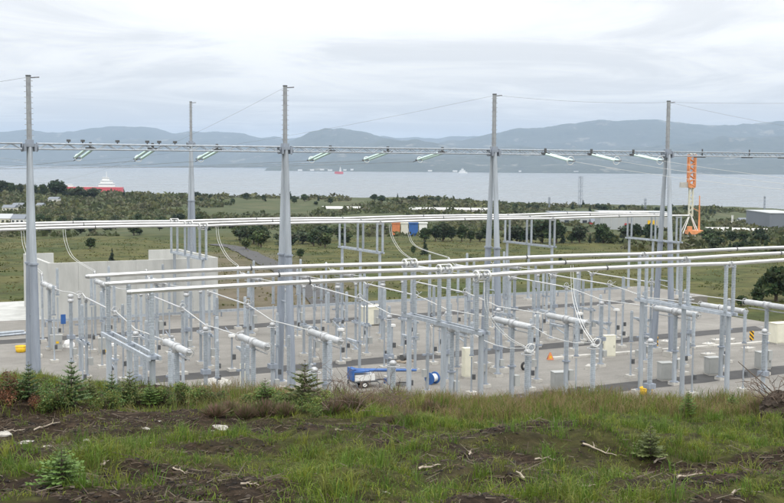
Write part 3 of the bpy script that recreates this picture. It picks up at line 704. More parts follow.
# ------------------------------------------------------------------ cables between the apparatus
def cable(pts, rad, label, group, m='cable', sep=0.):
    P = [Vector(p) for p in pts]; Q = []
    for i in range(len(P)-1):
        p0, p1, p2, p3 = P[max(i-1, 0)], P[i], P[i+1], P[min(i+2, len(P)-1)]
        for k in range(6):
            s = k/6; Q.append(.5*((2*p1)+(p2-p0)*s+(2*p0-5*p1+4*p2-p3)*s*s+(3*p1-p0-3*p2+p3)*s**3))
    Q.append(P[-1])
    r = empty('jumper_cable', tuple(P[0]), label, 'cable', group)
    for s in ((-1, 1) if sep else (0,)): MB().path([tuple(q-P[0]+Vector((s*sep, 0, 0))) for q in Q], rad, 5).build('strand', M[m], r)
    return r
for i, x in enumerate(PH):
    b = BAYN[i//3]
    cable([(x, 73.9, 6.1), (x, 76, 6.05), (x, 78.5, 6.0), (x-.1, 80.6, 5.95)], .04, 'jumper behind a bank-side breaker'+nth(i), 'jumpers behind the front breakers')
    cable([(x-.1, 80.6, 5.95), (x-.15, 83, 6.3), (x-.2, 85.7, 6.65)], .04, 'jumper onto a disconnector'+nth(i), 'jumpers at the disconnectors')
    cable([(x-.2, 97.3, 6.6), (x, 99.5, 6.5), (x, 101.8, 6.45), (x, 105, 6.2), (x, 108.6, 6.1)], .04, 'jumper over a drum-headed transformer'+nth(i), 'jumpers before the rear breakers')
    yb = BB[2-i % 3]
    cable([(x, 113.9, 6.1), (x+.2, 115, 6.3), (x+.4, 116.2, 6.85)], .03, 'jumper behind a rear breaker'+nth(i), 'jumpers behind the rear breakers')
    if i in (0, 1, 3, 6, 7): cable([(x-.8, yb, 10.9), (x-.7, yb-.4, 9.3), (x-.2, yb-1.6, 7.7), (x+.4, 116.3, 6.85)], .026, 'twin dropper from the rear busbar'+nth((0, 1, 3, 6, 7).index(i)), 'dropper cables from the rear busbars', 'cable', .12)
    yf = FB[2] if i == 3 else FB[1]
    if i in (3, 4):
        x0_ = 38.9 if i == 3 else 49.0; cable([(x0_, yf, 10.9), (x0_+.1, yf-.1, 8.7), (x0_*.5+x*.5+.1, (yf+61.8)/2, 6.9), (x+.2, 61.8, 5.9)], .02, 'white twin cable dropping from the '+('outermost' if i == 3 else 'middle')+' front busbar to a surge post', 'white cables from the front busbars', 'cable_white', .10)
        r = empty('cable_coil', (x+.2, 61.5, 5.95), 'white cable loop on the surge post below the '+('outermost' if i == 3 else 'middle')+' front busbar', 'cable', 'white cable loops on surge posts')
        MB().torus((0, 0, 0), (.3, 1, .2), .30, .025, 18, 5).build('turn', M['cable_white'], r); MB().torus((.08, -.08, .05), (.1, 1, .35), .25, .022, 18, 5).build('turn', M['cable_white'], r)
        cable([(x+.2, 61.8, 5.9), (x+.1, 64, 5.6), (x, 66.5, 5.7), (x, 68.5, 6.1)], .03, 'jumper from the looped surge post below the '+('outermost' if i == 3 else 'middle')+' front busbar', 'jumpers before the front breakers')

# ------------------------------------------------------------------ concrete enclosure, rail, yard clutter
def at_Y(px, py, Y):
    d = FWD+RGT*((px-392)/FPX)-UPV*((py-251.5)/FPX); k = Y/d[1]; return float(d[0]*k), Y, float(CAM_H+d[2]*k)
EX0 = at_Y(48, 263, 131.)[0]; EX1 = at_Y(217.5, 257, 131.)[0]; EH = 6.5; EY0, EY1 = 131., 145.3
enc = empty('concrete_enclosure', (EX0, EY0, 0), 'open concrete enclosure of high cast walls beside the yard', 'wall')
def wall_run(x0, y0, x1, y1, n, h, th=.35):
    L = math.hypot(x1-x0, y1-y0); rz = math.atan2(y1-y0, x1-x0)
    for k in range(n):
        s = (k+.5)/n
        MB().box((x0+(x1-x0)*s-EX0, y0+(y1-y0)*s-EY0, h/2), (L/n-.03, th, h+.008*(k % 2)), rz).build('wall_panel', M['wall'], enc)
    MB().box(((x0+x1)/2-EX0, (y0+y1)/2-EY0, h/2-.02), (L-.1, th-.06, h-.08), rz).build('wall_core', M['concrete'], enc)
wall_run(EX0, EY0, EX1, EY0, 6, EH)
wall_run(EX0+.19, EY0+.2, EX0+.19, EY1, 4, EH); wall_run(EX1-.19, EY0+.2, EX1-.19, EY1, 4, EH)
wall_run(EX0, EY1+.2, EX0+3.6, EY1+.2, 1, EH); wall_run(EX1-4.2, EY1+.2, EX1, EY1+.2, 1, EH)

rail = empty('guard_rail', (25, 126.4, 0), 'long pale steel guard rail along the meadow edge of the yard', 'guard rail')
nseg = 20; Lr = 80./nseg
for k in range(nseg):
    x0 = k*Lr
    MB().box((x0+Lr/2, 0, .58), (Lr-.02, .07, .13)).box((x0+Lr/2, 0, .76), (Lr-.02, .07, .13)).box((x0+Lr/2, .03, .67), (Lr-.04, .04, .1)).build('rail_segment', M['galv'], rail)
    MB().box((x0+.1, .12, .35), (.12, .14, .9)).build('post', M['galv_dark'], rail)
kerb = empty('kerb', (62.5, 85.6, 0), 'long pale concrete kerb laid across the gravel near the crane side', 'kerb')
for k in range(13): MB().box((k*2.05+1, -k*.13, .10), (2.0, .55, .2), -.063).build('kerb_stone', M['concrete_pale'], kerb)

def cabinet(x, y, w, d, h, m, label, group, rz=0., name='control_cabinet'):
    r = empty(name, (x, y, 0), label, 'cabinet', group, rz)
    MB().box((0, 0, .07), (w*.94, d*.94, .16)).build('plinth', M['concrete_pale'], r)
    MB().box((0, 0, h/2+.14), (w, d, h)).build('body', m, r)
    dr = MB().box((0, -d/2-.012, h/2+.14), (w*.9, .024, h*.92)).build('door', m, r); MB().box((w*.34, -d/2-.04, h*.55), (.04, .04, .22)).build('handle', M['hard'], dr)
    MB().box((0, 0, h+.17), (w*1.07, d*1.07, .06)).build('roof', m, r); return r
for x, y, nm in ((54.3, 73.4, 'beside the breaker facing the road, on the dark lane'), (64.9, 73.0, 'at a breaker foot on the dark lane, first near the crane'), (70.3, 73.2, 'at a breaker foot on the dark lane, middle near the crane'), (76.4, 73.4, 'at the outermost breaker foot near the crane')):
    cabinet(x, y, 1.15, .9, 1.35, M['cabinet'], 'low grey steel cabinet '+nm, 'grey cabinets at the breaker feet', -.25)
cabinet(48.4, 80.9, .55, .6, 2.35, M['cream'], 'tall narrow cream cabinet beside the blue cable drum', 'tall cream cabinets', -.1)
cabinet(50.6, 81.3, .75, .6, 2.35, M['cream'], 'tall cream cabinet, wider, just past the narrow one by the blue drum', 'tall cream cabinets', -.1)
cabinet(67.9, 84.2, 1.1, .6, 1.9, M['cream'], 'cream cabinet on the pale kerb line near the crane bay', 'tall cream cabinets', -.3)
cabinet(32.6, 86.1, .55, .5, 1.6, M['cream'], 'short cream cabinet in the enclosure bay near the white heap', 'tall cream cabinets', .1)
cabinet(88.9, 83.2, 1.9, 1.2, 1.95, M['cream'], 'big cream cabinet at the open end of the pale kerb', 'tall cream cabinets', -.1)
r = cabinet(26.4, 106.3, 1.0, .6, 1.35, M['cabinet'], 'grey cabinet with a yellow plate by the enclosure', None, -.2); MB().box((0.05, -.36, .35), (.7, .03, .26)).build('yellow_plate', M['yellow'], r)
r = cabinet(22.9, 110.4, 1.1, .6, 1.3, M['cabinet'], 'grey cabinet with small yellow sticker beside the white bags', None, -.2); MB().box((0.1, -.36, .8), (.25, .03, .2)).build('yellow_sticker', M['yellow'], r)
# yellow tubs
for x, y, l in ((19.7, 110.8, 'bright yellow tub on gravel near the tall mast by the enclosure'), (59.4, 69.0, 'bright yellow tub at the foot of the grassy bank')):
    r = empty('yellow_tub', (x, y, 0), l, 'tub', 'yellow tubs')
    MB().lathe((0, 0, 0), [(.36, 0), (.46, .1), (.50, .55), (.45, .56), (.40, .15), (.02, .14)], 14).build('shell', M['yellow'], r); MB().torus((0, 0, .56), (0, 0, 1), .49, .04, 16, 5).build('rim', M['yellow'], r)
# hazard boards
stripe = bpy.data.materials.new('hazard_stripes'); stripe.use_nodes = True; t = stripe.node_tree; bs = t.nodes['Principled BSDF']
wv_ = N(t, 'ShaderNodeTexWave'); wv_.bands_direction = 'DIAGONAL'; wv_.inputs['Scale'].default_value = 1.5; t.links.new(N(t, 'ShaderNodeTexCoord').outputs['Object'], wv_.inputs['Vector'])
t.links.new(ramp(t, wv_.outputs['Fac'], [(.48, (.75, .42, .02)), (.52, (.03, .025, .02))]), bs.inputs['Base Color']); bs.inputs['Roughness'].default_value = .5
for x, y, l in ((86.7, 84.9, 'yellow and black striped warning board by the big cream cabinet'), (75.3, 86.2, 'yellow and black striped warning board behind the crane-side mast')):
    r = empty('warning_board', (x, y, 0), l, 'warning board', 'striped warning boards', -.45)
    MB().box((0, 0, .72), (.42, .05, .95)).build('board', stripe, r); MB().box((0, .04, .55), (.06, .05, 1.1)).build('stake', M['galv_dark'], r); MB().box((0, 0, .05), (.8, .45, .1)).build('foot', M['black'], r)
r = empty('warning_sign', (62.1, 85.4, 0), 'orange A-shaped warning sign standing on the gravel', 'sign', None, -.4); r.scale = (.62, .62, .75)
for s in (-1, 1):
    mb = MB(); mb.v = [(-.5, s*.28, .04), (.5, s*.28, .04), (.09, s*.03, .95), (-.09, s*.03, .95), (-.5, s*.28+.03, .04), (.5, s*.28+.03, .04), (.09, s*.03+.03, .95), (-.09, s*.03+.03, .95)]
    mb.f = [(0, 1, 2, 3), (7, 6, 5, 4), (0, 4, 5, 1), (1, 5, 6, 2), (2, 6, 7, 3), (3, 7, 4, 0)]; mb.sm = [False]*6; mb.build('panel', M['orange'], r)
MB().box((0, -.2, .38), (.34, .05, .3)).build('panel_symbol', M['yellow'], r)
# trailer lift
r = empty('trailer_lift', (40.2, 81.9, 0), 'blue and white trailer lift with folded boom parked on gravel', 'lift', None, -.12); r.scale = (1, 1, .8)
MB().box((.9, 0, .62), (2.0, 1.3, .16)).box((2.6, 0, .6), (2.2, .16, .12)).build('chassis', M['hard'], r)
for s in (-1, 1):
    w = MB().tube((.75, s*.62, .34), (.75, s*.84, .34), .34, n=16).build('wheel', M['black'], r); MB().tube((.75, s*.63, .34), (.75, s*.86, .34), .18, n=10).build('rim', M['white'], w)
MB().box((.85, 0, 1.0), (1.7, 1.2, .6)).build('body', M['white'], r)
mb = MB().box((.5, 0, 1.62), (1.5, 1.2, .14)); mb.box((-.15, 0, 1.35), (.16, 1.28, 1.2)); mb.build('cover', M['blue'], r)
MB().path([(-.2, 0, 1.95), (.3, 0, 1.72), (5.4, -.3, 1.38)], [.18, .18, .13], 4, smooth=False).build('boom', M['blue'], r)
MB().path([(.2, .3, 1.75), (4.6, .1, 1.55)], .07, 6).build('boom_ram', M['galv_dark'], r)
MB().box((3.0, -.3, .38), (.7, .5, .7)).build('counterweight', M['blue'], r)
for sx, sy in ((0, -1), (0, 1), (1.9, -1), (1.9, 1)): MB().path([(sx, sy*.5, .6), (sx, sy*1.1, .5), (sx, sy*1.1, .05)], .06, 5).build('outrigger', M['hard'], r)
r = empty('cable_drum', (46.6, 80.2, 0), 'blue cable drum wound with pale cable beside the cream cabinets', 'cable drum', None, .3); r.scale = (.85, .85, .8)
for s in (-1, 1): MB().tube((s*.36, 0, .62), (s*.44, 0, .62), .62, n=20).build('flange', M['blue'], r)
MB().tube((-.36, 0, .62), (.36, 0, .62), .42, n=16).build('winding', M['cable_white'], r); MB().tube((-.5, 0, .62), (.5, 0, .62), .07, n=8).build('axle', M['hard'], r)
# loose tyre, coil, blocks, bags, heap, pallets
r = empty('tyre', (57.0, 82.2, 0), 'black tyre standing upright on the gravel', 'tyre', None, .5); MB().torus((0, 0, .36), (.3, 1, 0), .27, .11, 20, 8).build('tread', M['black'], r)
r = empty('cable_coil', (44.2, 81.0, 0), 'flat dark cable coil lying by the blue lift', 'cable'); 
for k in range(3): MB().torus((0, 0, .05+.06*k), (0, .03*k, 1), .55-.03*k, .035, 22, 5).build('turn', M['cable_dark'], r)
for x, y, rz in ((80.9, 84.9, .3), (76.5, 80.3, .1), (85.0, 86.2, .6), (82.5, 81.2, .2), (83.6, 86.4, -.2), (78.2, 88.0, .5), (72.0, 79.2, .1), (62.6, 80.0, .7), (90.3, 78.4, .2)):
    r = empty('concrete_block', (x, y, 0), 'small pale concrete foundation block with stub bolts on open gravel', 'block', 'loose concrete blocks on the gravel', rz)
    MB().prism([(-.62, -.42), (.62, -.42), (.62, .42), (-.62, .42)], 0, .34).build('block_body', M['concrete_pale'], r)
    for s in (-1, 1): MB().tube((s*.3, 0, .34), (s*.3, 0, .5), .03, n=5).build('bolt', M['galv_dark'], r)
def lump(name, x, y, sx, sy, sz, m, label, cat, seed, z=0., group=None, nu=14, nv=7, jag=.25, rz=0.):
    mb = MB(); rings = []
    rg = random.Random(seed)
    for j in range(nv):
        a = j/(nv-1)*math.pi/2; rr = math.cos(a); ring = []
        for k in range(nu):
            th = 2*math.pi*k/nu; q = 1+jag*(rg.random()-.5)*(1 if j < nv-1 else 0)
            ring.append((sx*rr*q*math.cos(th), sy*rr*q*math.sin(th), sz*math.sin(a)*(1+jag*.5*(rg.random()-.5))-.04))
        rings.append(ring)
    mb.quad_ring(rings, nu, True, False); o = mb.build(name, m, None, (x, y, z)); o.rotation_euler.z = rz; return tag(o, label, cat, group)
lump('tarp_heap', 30.6, 87.2, 1.3, .9, .75, M['concrete_pale'], 'pale tarp-covered heap on gravel beside the short cream cabinet', 'heap', 3)
lump('bulk_bag', 24.4, 111.9, .6, .5, .75, M['white'], 'white bulk bag standing beside the grey stickered cabinet', 'bag', 5, group='white bulk bags')
lump('bulk_bag', 25.8, 111.5, .55, .45, .65, M['white'], 'white bulk bag standing nearer the post with a drum head', 'bag', 6, group='white bulk bags')
r = empty('blue_panel', (25.9, 121.3, 0), 'small bright blue panel on a stake in front of the enclosure wall', 'panel'); MB().box((0, 0, 1.45), (.5, .08, 1.0)).build('board', M['blue'], r); MB().box((0, .08, .75), (.08, .08, 1.5)).build('stake', M['galv_dark'], r)
r = empty('pipe_stack', (20.5, 121.5, 0), 'stack of pale grey pipes on the gravel beside the enclosure', 'pipes', None, .2)
for k, (dy, dz) in enumerate(((0, .12), (.26, .12), (.52, .12), (.13, .34), (.39, .34))): MB().tube((-2.5, dy, dz), (2.2-.2*k, dy, dz), .12, n=8).build('pipe', M['galv'], r)
for x, y, l in ((49.6, 90.3, 'heap of dark machine parts on gravel behind the blue lift'),):
    r = empty('machine_parts', (x, y, 0), l, 'parts', None, .4); MB().box((0, 0, .1), (1.4, 1.0, .14)).build('pallet', M['deadwood'], r); MB().tube((-.5, 0, .45), (.5, .1, .5), .28, n=10).build('motor', M['hard'], r); MB().tube((.1, -.3, .4), (.7, -.1, .7), .12, n=8).build('bright_shaft', M['alu'], r)
for x, y, l in ((57.7, 113.0, 'cream container office standing in front of the guard rail'),):
    r = empty('site_container', (x, y, 0), l, 'container', None, -.1); MB().box((0, 0, 1.05), (2.3, 1.6, 1.9)).build('body', M['cream'], r); MB().box((0, 0, 2.06), (2.4, 1.7, .1)).build('roof', M['cream'], r); MB().box((.4, -.82, .95), (.7, .04, 1.6)).build('door', M['cabinet'], r)

# ------------------------------------------------------------------ buildings and structures beyond the meadow
def house_box(px0, px1, ytop, ybase, dep, depth_m, wallm, roofm, label, group=None, gable=.0, name='hall_building', wins=0, rz=None):
    g = at_depth((px0+px1)/2, ybase, dep)
    if g[2]-float(terrain(g[0], g[1])) > .3:
        q = ground_at((px0+px1)/2, ybase); qd = q[0]*VS+q[1]*VC
        if qd > 100: dep = qd
    a = at_depth(px0, ybase, dep); b = at_depth(px1, ybase, dep); tp = at_depth((px0+px1)/2, ytop, dep)
    w = math.hypot(b[0]-a[0], b[1]-a[1]); h = tp[2]-min(a[2], b[2]); cx, cy, cz = (a[0]+b[0])/2, (a[1]+b[1])/2, min(a[2], b[2])
    r = empty(name, (cx, cy, cz), label, 'building', group, -YAW if rz is None else rz)
    wl = h*(1-gable)
    MB().box((0, depth_m/2, wl/2-1.5), (w, depth_m, wl+3)).build('wall', wallm, r)
    if gable:
        mb = MB(); o = .3; hw = w/2+o; z0 = wl+.01
        mb.v = [(-hw, -o, z0), (hw, -o, z0), (hw, depth_m+o, z0), (-hw, depth_m+o, z0), (-hw, depth_m/2, h), (hw, depth_m/2, h)]
        mb.f = [(3, 2, 1, 0), (0, 1, 5, 4), (2, 3, 4, 5), (1, 2, 5), (3, 0, 4)]; mb.sm = [False]*5; mb.build('roof', roofm, r)
    else: MB().box((0, depth_m/2, h+.15), (w+.5, depth_m+.5, .35)).build('roof', roofm, r)
    for k in range(wins):
        x = -w/2+w*(k+.5)/wins; wd = MB().box((x, -.06, wl*.55), (w/wins*.5, .1, wl*.35)).build('window', M['window'], r)
        MB().box((x, -.1, wl*.55-wl*.19), (w/wins*.56, .12, .12)).build('sill', M['white'], wd)
    return r
r = house_box(600, 668, 212.5, 242, 560, 16, M['hall'], M['hall'], 'large pale industrial hall with red and yellow signs behind dark trees')
MB().box((-3.3, -.3, 8.4), (3.0, .3, 1.6)).box((-3.3, -.3, 5.7), (1.2, .3, 3.6)).build('red_sign', M['red'], r); MB().box((8.6, -.3, 9.6), (4.4, .3, 2.2)).build('yellow_sign', M['yellow'], r)
for k in range(9): MB().box((-15+3.7*k, -.12, 6), (.18, .16, 13)).build('cladding_rib', M['hall_white'], r)
r = house_box(553, 598, 214, 236, 620, 30, M['hall'], M['hall_dark'], 'grey hall with dark roof edge behind the tall dark trees', wins=5)
house_box(592, 604, 219, 229, 600, 10, M['red'], M['hall_dark'], 'small dark red building against the large pale hall', gable=.35, wins=2)
for a, b, y0, y1 in ((709, 722, 228, 236), (723, 736, 228, 236), (737, 749, 228.5, 236), (751, 771, 229, 237)):
    house_box(a, b, y0, y1+6, 540, 14, M['hall_white'], M['hall_white'], 'low white-roofed warehouse beyond the trees past the orange crane', 'low white warehouses beyond the crane', gable=.5, wins=3)
house_box(769, 800, 213.5, 240, 600, 40, M['hall_dark'], M['hall'], 'big dark grey hall beyond the trees past the crane', wins=0)
for k, (a, b) in enumerate(((322, 342), (344, 366), (381, 400), (402, 424), (426, 446), (448, 470), (472, 490))):
    house_box(a, b, 206.5+.045*(a-320)*.25, 217, 760, 12, M['concrete_pale'], M['hall_white'], 'long low pale building in the row below the bare hilltop', 'pale low buildings below the hilltop', gable=.2, wins=4)
for a, b, m, l in ((392, 400, 'orange', 'faded orange shipping container behind the meadow'), (401, 408, 'cream', 'cream shipping container between orange and blue ones'), (409, 418, 'blue', 'bright blue shipping container behind the meadow'), (419, 427, 'white', 'white shipping container beside the blue one')):
    r = house_box(a, b, 223.5, 236, 430, 2.5, M[m], M[m], l, 'shipping containers behind the meadow', name='shipping_container')
house_box(48, 57.5, 197, 202.5, 690, 8, M['white'], M['hall_dark'], 'small white house beside the rounded ridge-top tree', gable=.35, wins=2, name='house')
for k, (a, b, y0, y1, d) in enumerate(((-4, 10, 214, 224, 420), (11, 24, 214.5, 224, 425), (2, 14, 205, 211, 640), (12, 22, 203, 208, 700), (36, 42, 203, 208, 700), (655, 663, 210, 216, 850), (740, 748, 218, 223, 800), (752, 760, 217, 222, 820))):
    house_box(a, b, y0, y1, d, 8, M['white' if k % 2 else 'cream'], M['hall_dark' if k != 0 else 'hall'], ('pale house with grey roof among scrub below the red ship', 'pale house with grey roof on the scrubby slope beyond the crane')[k > 4], 'scattered houses in the scrub', gable=.45, wins=3, name='house')

# orange crane
cb = at_depth(694, 236, 480); cr = empty('crane', cb, 'orange and white crane rig standing beyond the meadow', 'crane', None, -YAW)
S = 480/1151.
MB().box((0, 0, 1.6), (6.4, 5, 1.6)).build('platform', M['crane'], cr); MB().box((.2, 0, .0), (4.6, 4, 2.)).build('ballast', M['white'], cr); MB().box((-2.2, -1, 3.2), (1.8, 1.8, 1.7)).build('cab', M['crane'], cr)
for sx, sy in ((-5.4, -2), (-5.4, 2), (1.6, -2), (1.6, 2)):
    MB().tube((sx*.95, sy, 1), (-1.7+sx*.08, sy*.25, 8.6), .2, n=6).build('leg', M['white'], cr)
def lattice_tower(r, x, z0, z1, w, m, name, rad=.13, step=1.5):
    for sx in (-1, 1):
        for sy in (-1, 1): MB().tube((x+sx*w, sy*w, z0), (x+sx*w, sy*w, z1), rad, n=5).build(name+'_chord', m, r)
    mb = MB(); n = max(2, int((z1-z0)/step))
    for k in range(n):
        za = z0+(z1-z0)*k/n; zb = z0+(z1-z0)*(k+1)/n; s = 1 if k % 2 else -1
        for q in (-1, 1): mb.tube((x-s*w, q*w, za), (x+s*w, q*w, zb), rad*.6, n=4, caps=False); mb.tube((x+q*w, -s*w, za), (x+q*w, s*w, zb), rad*.6, n=4, caps=False)
    mb.build(name+'_bracing', m, r)['kind'] = 'stuff'
lattice_tower(cr, -1.7, 8.2, 20.5, .75, M['cream'], 'lower_tower', .2, 1.6)
lattice_tower(cr, -1.7, 20.5, 33.8, 1.3, M['crane'], 'upper_tower', .34, 1.5)
MB().box((-1.7, 0, 34.1), (3.2, 3, .5)).build('tower_cap', M['white'], cr); MB().box((-4.6, 0, 21.2), (3.6, 1.6, 2.2)).build('counterweight', M['concrete_pale'], cr); MB().box((-1.7, 0, 20.8), (2.9, 2.6, 1.5)).build('slew_ring', M['crane'], cr)
MB().tube((2.0, 0, 2), (1.9, 0, 16.8), .42, .22, n=6).build('auxiliary_mast', M['crane'], cr); MB().tube((2.0, 0, 10), (-1.2, 0, 12), .12, n=5).build('tie_bar', M['crane'], cr)
for px, y0, y1, d, w, l in ((549, 197, 215, 860, .5, 'thin radio mast on the skyline behind the tall dark trees'), (580, 176, 217, 900, 1.1, 'faint lattice pylon on the skyline behind the grey hall'), (645, 198, 216, 860, .5, 'thin radio mast on the skyline behind the pale hall'), (764, 196, 222, 880, .4, 'thin radio mast rising beyond the dark grey hall'), (732, 215, 232, 620, .3, 'white flagpole among trees past the crane')):
    p = at_depth(px, y1, d); q = at_depth(px, y0, d); r = empty('radio_mast', p, l, 'mast'); H = q[2]-p[2]
    lattice_tower(r, 0, -3, H, w, M['galv_dark'] if d > 700 else M['white'], 'mast', .14, 2.5)
# ships
def ship(px, dep, L, W, H, hullm, label, heading, towers):
    p = at_depth(px, 175, dep); r = empty('ship', (p[0], p[1], SEA), label, 'ship', 'ships on the fjord', heading)
    n = 12; prof = [(-L/2, W*.42), (-L*.42, W*.5), (L*.28, W*.5), (L*.42, W*.32), (L*.5, .3)]
    poly = [(x, -y) for x, y in prof]+[(x, y) for x, y in reversed(prof)]
    MB().prism(poly, -2, H).build('hull', hullm, r); MB().prism([(x*.97, y*.9) for x, y in poly], H+.01, H+.6).build('deck', M['concrete_pale'], r)
    for x, w, l, z, h in towers:
        b = MB().box((x, 0, H+z+h/2), (l, w, h)).build('superstructure', M['white'], r); MB().box((x, 0, H+z+h*.7), (l*1.01, w*1.01, h*.14)).build('window_band', M['window'], b)
    MB().tube((towers[0][0], 0, H), (towers[0][0], 0, H+sum(t_[4] for t_ in towers)+8), .5, n=6).build('ship_mast', M['white'], r)
    return r
ship(91, 2520, 138, 22, 14.5, M['hull'], 'large red ship with white superstructure lying behind the ridge trees', -YAW+math.pi, ((-34, 18, 32, .6, 8), (-34, 15, 24, 8.6, 6), (-32, 11, 13, 14.6, 7), (48, 14, 14, .6, 5)))
ship(339, 7000, 52, 12, 14, M['hull'], 'small red vessel with white bridge far out on the fjord', -YAW, ((8, 10, 12, .6, 14), (8, 6, 6, 14.6, 12)))
ship(463, 8000, 60, 14, 9, M['white'], 'small white ferry near the far shore', -YAW, ((-4, 12, 38, .6, 12), (-4, 10, 16, 12.6, 10)))
fb = [(300, 166.5), (312, 165.5), (322, 164), (330, 166), (345, 165), (352, 163.5), (590, 171), (612, 171.5), (618, 170), (622, 171), (630, 172), (576, 168), (640, 172.5), (700, 172), (430, 166.5), (455, 167.5), (520, 167)]
for k, (px, py) in enumerate(fb):
    p = at_depth(px, py+2, 8620); w = random.uniform(14, 38)
    r = empty('shore_building', (p[0], p[1], SEA+max(0, p[2]-SEA)*.25), 'tiny white building on the far shore of the fjord', 'building', 'white buildings on the far shore', -YAW)
    MB().box((0, 0, 4), (w, 14, 11)).build('wall', M['white'], r); MB().box((0, 0, 10.4), (w+2, 16, 1.6)).build('roof', M['hall'], r)

# ------------------------------------------------------------------ vegetation
def quads(P, size, rng, tint, flat=0., aspect=1.6):
    """leaf-sized quads with random orientation at points P"""
    n = len(P); a = rng.normal(size=(n, 3)); a /= np.linalg.norm(a, axis=1, keepdims=True)
    b = rng.normal(size=(n, 3)); b -= a*(a*b).sum(1, keepdims=True); b /= np.linalg.norm(b, axis=1, keepdims=True)
    s = (size*(.6+.8*rng.random(n)))[:, None]
    V = np.stack([P-a*s*aspect/2, P+b*s*.5, P+a*s*aspect/2, P-b*s*.5], 1).reshape(-1, 3)
    F = np.arange(4*n).reshape(n, 4)
    return V, F, np.repeat(tint, 4, 0)
def leaf_crown(name, n, lobes, size, base, var, seed, m, clump=0.):
    rng = np.random.default_rng(seed); L = np.array(lobes, float); w = L[:, 3]*L[:, 4]*L[:, 5]; w = w**.7; w /= w.sum()
    k = rng.choice(len(L), n, p=w); d = rng.normal(size=(n, 3)); d /= np.linalg.norm(d, axis=1, keepdims=True)
    rad = rng.random(n)**.45
    P = L[k, :3]+d*rad[:, None]*L[k, 3:6]
    keep = fbm(P[:, 0]*2.2/max(.3, L[:, 3].max())+seed, (P[:, 1]*.7+P[:, 2])*2.2/max(.3, L[:, 3].max())+3, 3) > .36
    P = P[keep]; k = k[keep]
    lobe_t = 1+(rng.random(len(L))-.5)*var*1.4
    tint = np.array(base)[None]*(lobe_t[k]*(1+(rng.random(len(P))-.5)*var))[:, None]
    tint[:, 0] *= 1+(rng.random(len(P))-.5)*var
    V, F, C = quads(P, size, rng, tint)
    return np_mesh(name, V, F, m, False, C)
def make_tree(H, R, kind, seed, base):
    rg = random.Random(seed); lobes = []
    if kind == 'round':
        for k in range(11):
            a = rg.random()*6.28; rr = rg.random()**.6*R*.62; z = H*(.30+.52*rg.random())
            q = R*(.34+.22*rg.random()); lobes.append((math.cos(a)*rr, math.sin(a)*rr, z, q, q, q*.85))
        lobes.append((0, 0, H*.85, R*.4, R*.4, H*.14)); lobes.append((0, 0, H*.5, R*.7, R*.7, H*.3))
    else:
        for k in range(12):
            f = k/11; z = H*(.1+.86*f); q = R*(1.0-.86*f); a = rg.random()*6.28
            lobes.append((math.cos(a)*q*.25, math.sin(a)*q*.25, z, q, q, H*.06+.1))
    tm = MB(); tm.path([(0, 0, -.8), (.05*H*.1, 0, H*.35), (0, .03*H, H*.8)], [R*.09+.06, R*.06+.03, .03], 6)
    for k in range(5):
        a = rg.random()*6.28; z = H*(.25+.1*k); tm.path([(0, 0, z), (math.cos(a)*R*.5, math.sin(a)*R*.5, z+H*.14)], [R*.03+.02, .015], 4)
    return tm.mesh('trunk', M['bark']), leaf_crown('crown', 900, lobes, R*.20, base, .55, seed, M['leaf'])
KINDS = [('round', 1, (.052, .080, .032)), ('round', 2, (.040, .064, .032)), ('cone', 3, (.032, .056, .032)), ('round', 4, (.072, .096, .034)), ('round', 5, (.056, .074, .040))]
PROTO = [make_tree(6., 2.6 if k == 'round' else 1.5, k, s, b) for k, s, b in KINDS]
TKN = ['green ', 'blackish ', 'pointed ', 'yellowish ', 'greyish ']
def plant_tree(px, py, hpx, kind, label, group, dep=None, name='broadleaf_tree', wid=1.):
    if group: label = ('tall ' if hpx > 16 else 'low ' if hpx < 11 else '')+TKN[kind]+label
    p = ground_at(px, py) if dep is None else at_depth(px, py, dep); p = (p[0], p[1], float(terrain(p[0], p[1]))); dist = p[0]*VS+p[1]*VC
    sc = hpx*dist/1151./6.; r = empty(name, (p[0], p[1], p[2]-.1), label, 'tree', group, random.random()*6.28); w2 = wid*random.uniform(.75, 1.3)*(.8 if kind == 2 else 1); r.scale = (sc*w2, sc*w2, sc)
    obj('trunk', PROTO[kind][0], r); obj('crown', PROTO[kind][1], r); return r
for x in list(range(424, 492, 9)) : plant_tree(x+random.uniform(-3, 3), 241.5, random.uniform(9, 20), random.choice((0, 1, 2, 4)), 'tree in the row behind the meadow beside the coloured containers', 'dark trees beside the containers', wid=1.2)
for x in list(range(500, 668, 8)): plant_tree(x+random.uniform(-3, 3), 243, random.uniform(10, 22)+(6 if 530 < x < 552 else 0), random.choice((0, 1, 2, 4)), 'tree in the long row screening the pale and grey halls', 'dark trees screening the halls', wid=1.25)
for k in range(26): plant_tree(random.uniform(707, 800), random.uniform(239, 252), random.uniform(7, 14), random.choice((0, 1, 2, 4)), 'tree in the thicket between the crane and warehouses', 'thicket past the crane', wid=1.3)
for k in range(20): plant_tree(random.uniform(232, 345), random.uniform(240, 250), random.uniform(11, 19), random.choice((0, 1, 3, 4)), 'bushy tree beside the far bend of the asphalt road', 'trees along the access road', wid=1.3)
for k in range(36): plant_tree(random.uniform(36, 235), random.uniform(222, 236), random.uniform(6, 12), random.choice((0, 3, 4, 1)), 'bushy tree on the slope behind the concrete enclosure', 'trees behind the enclosure', wid=1.4)
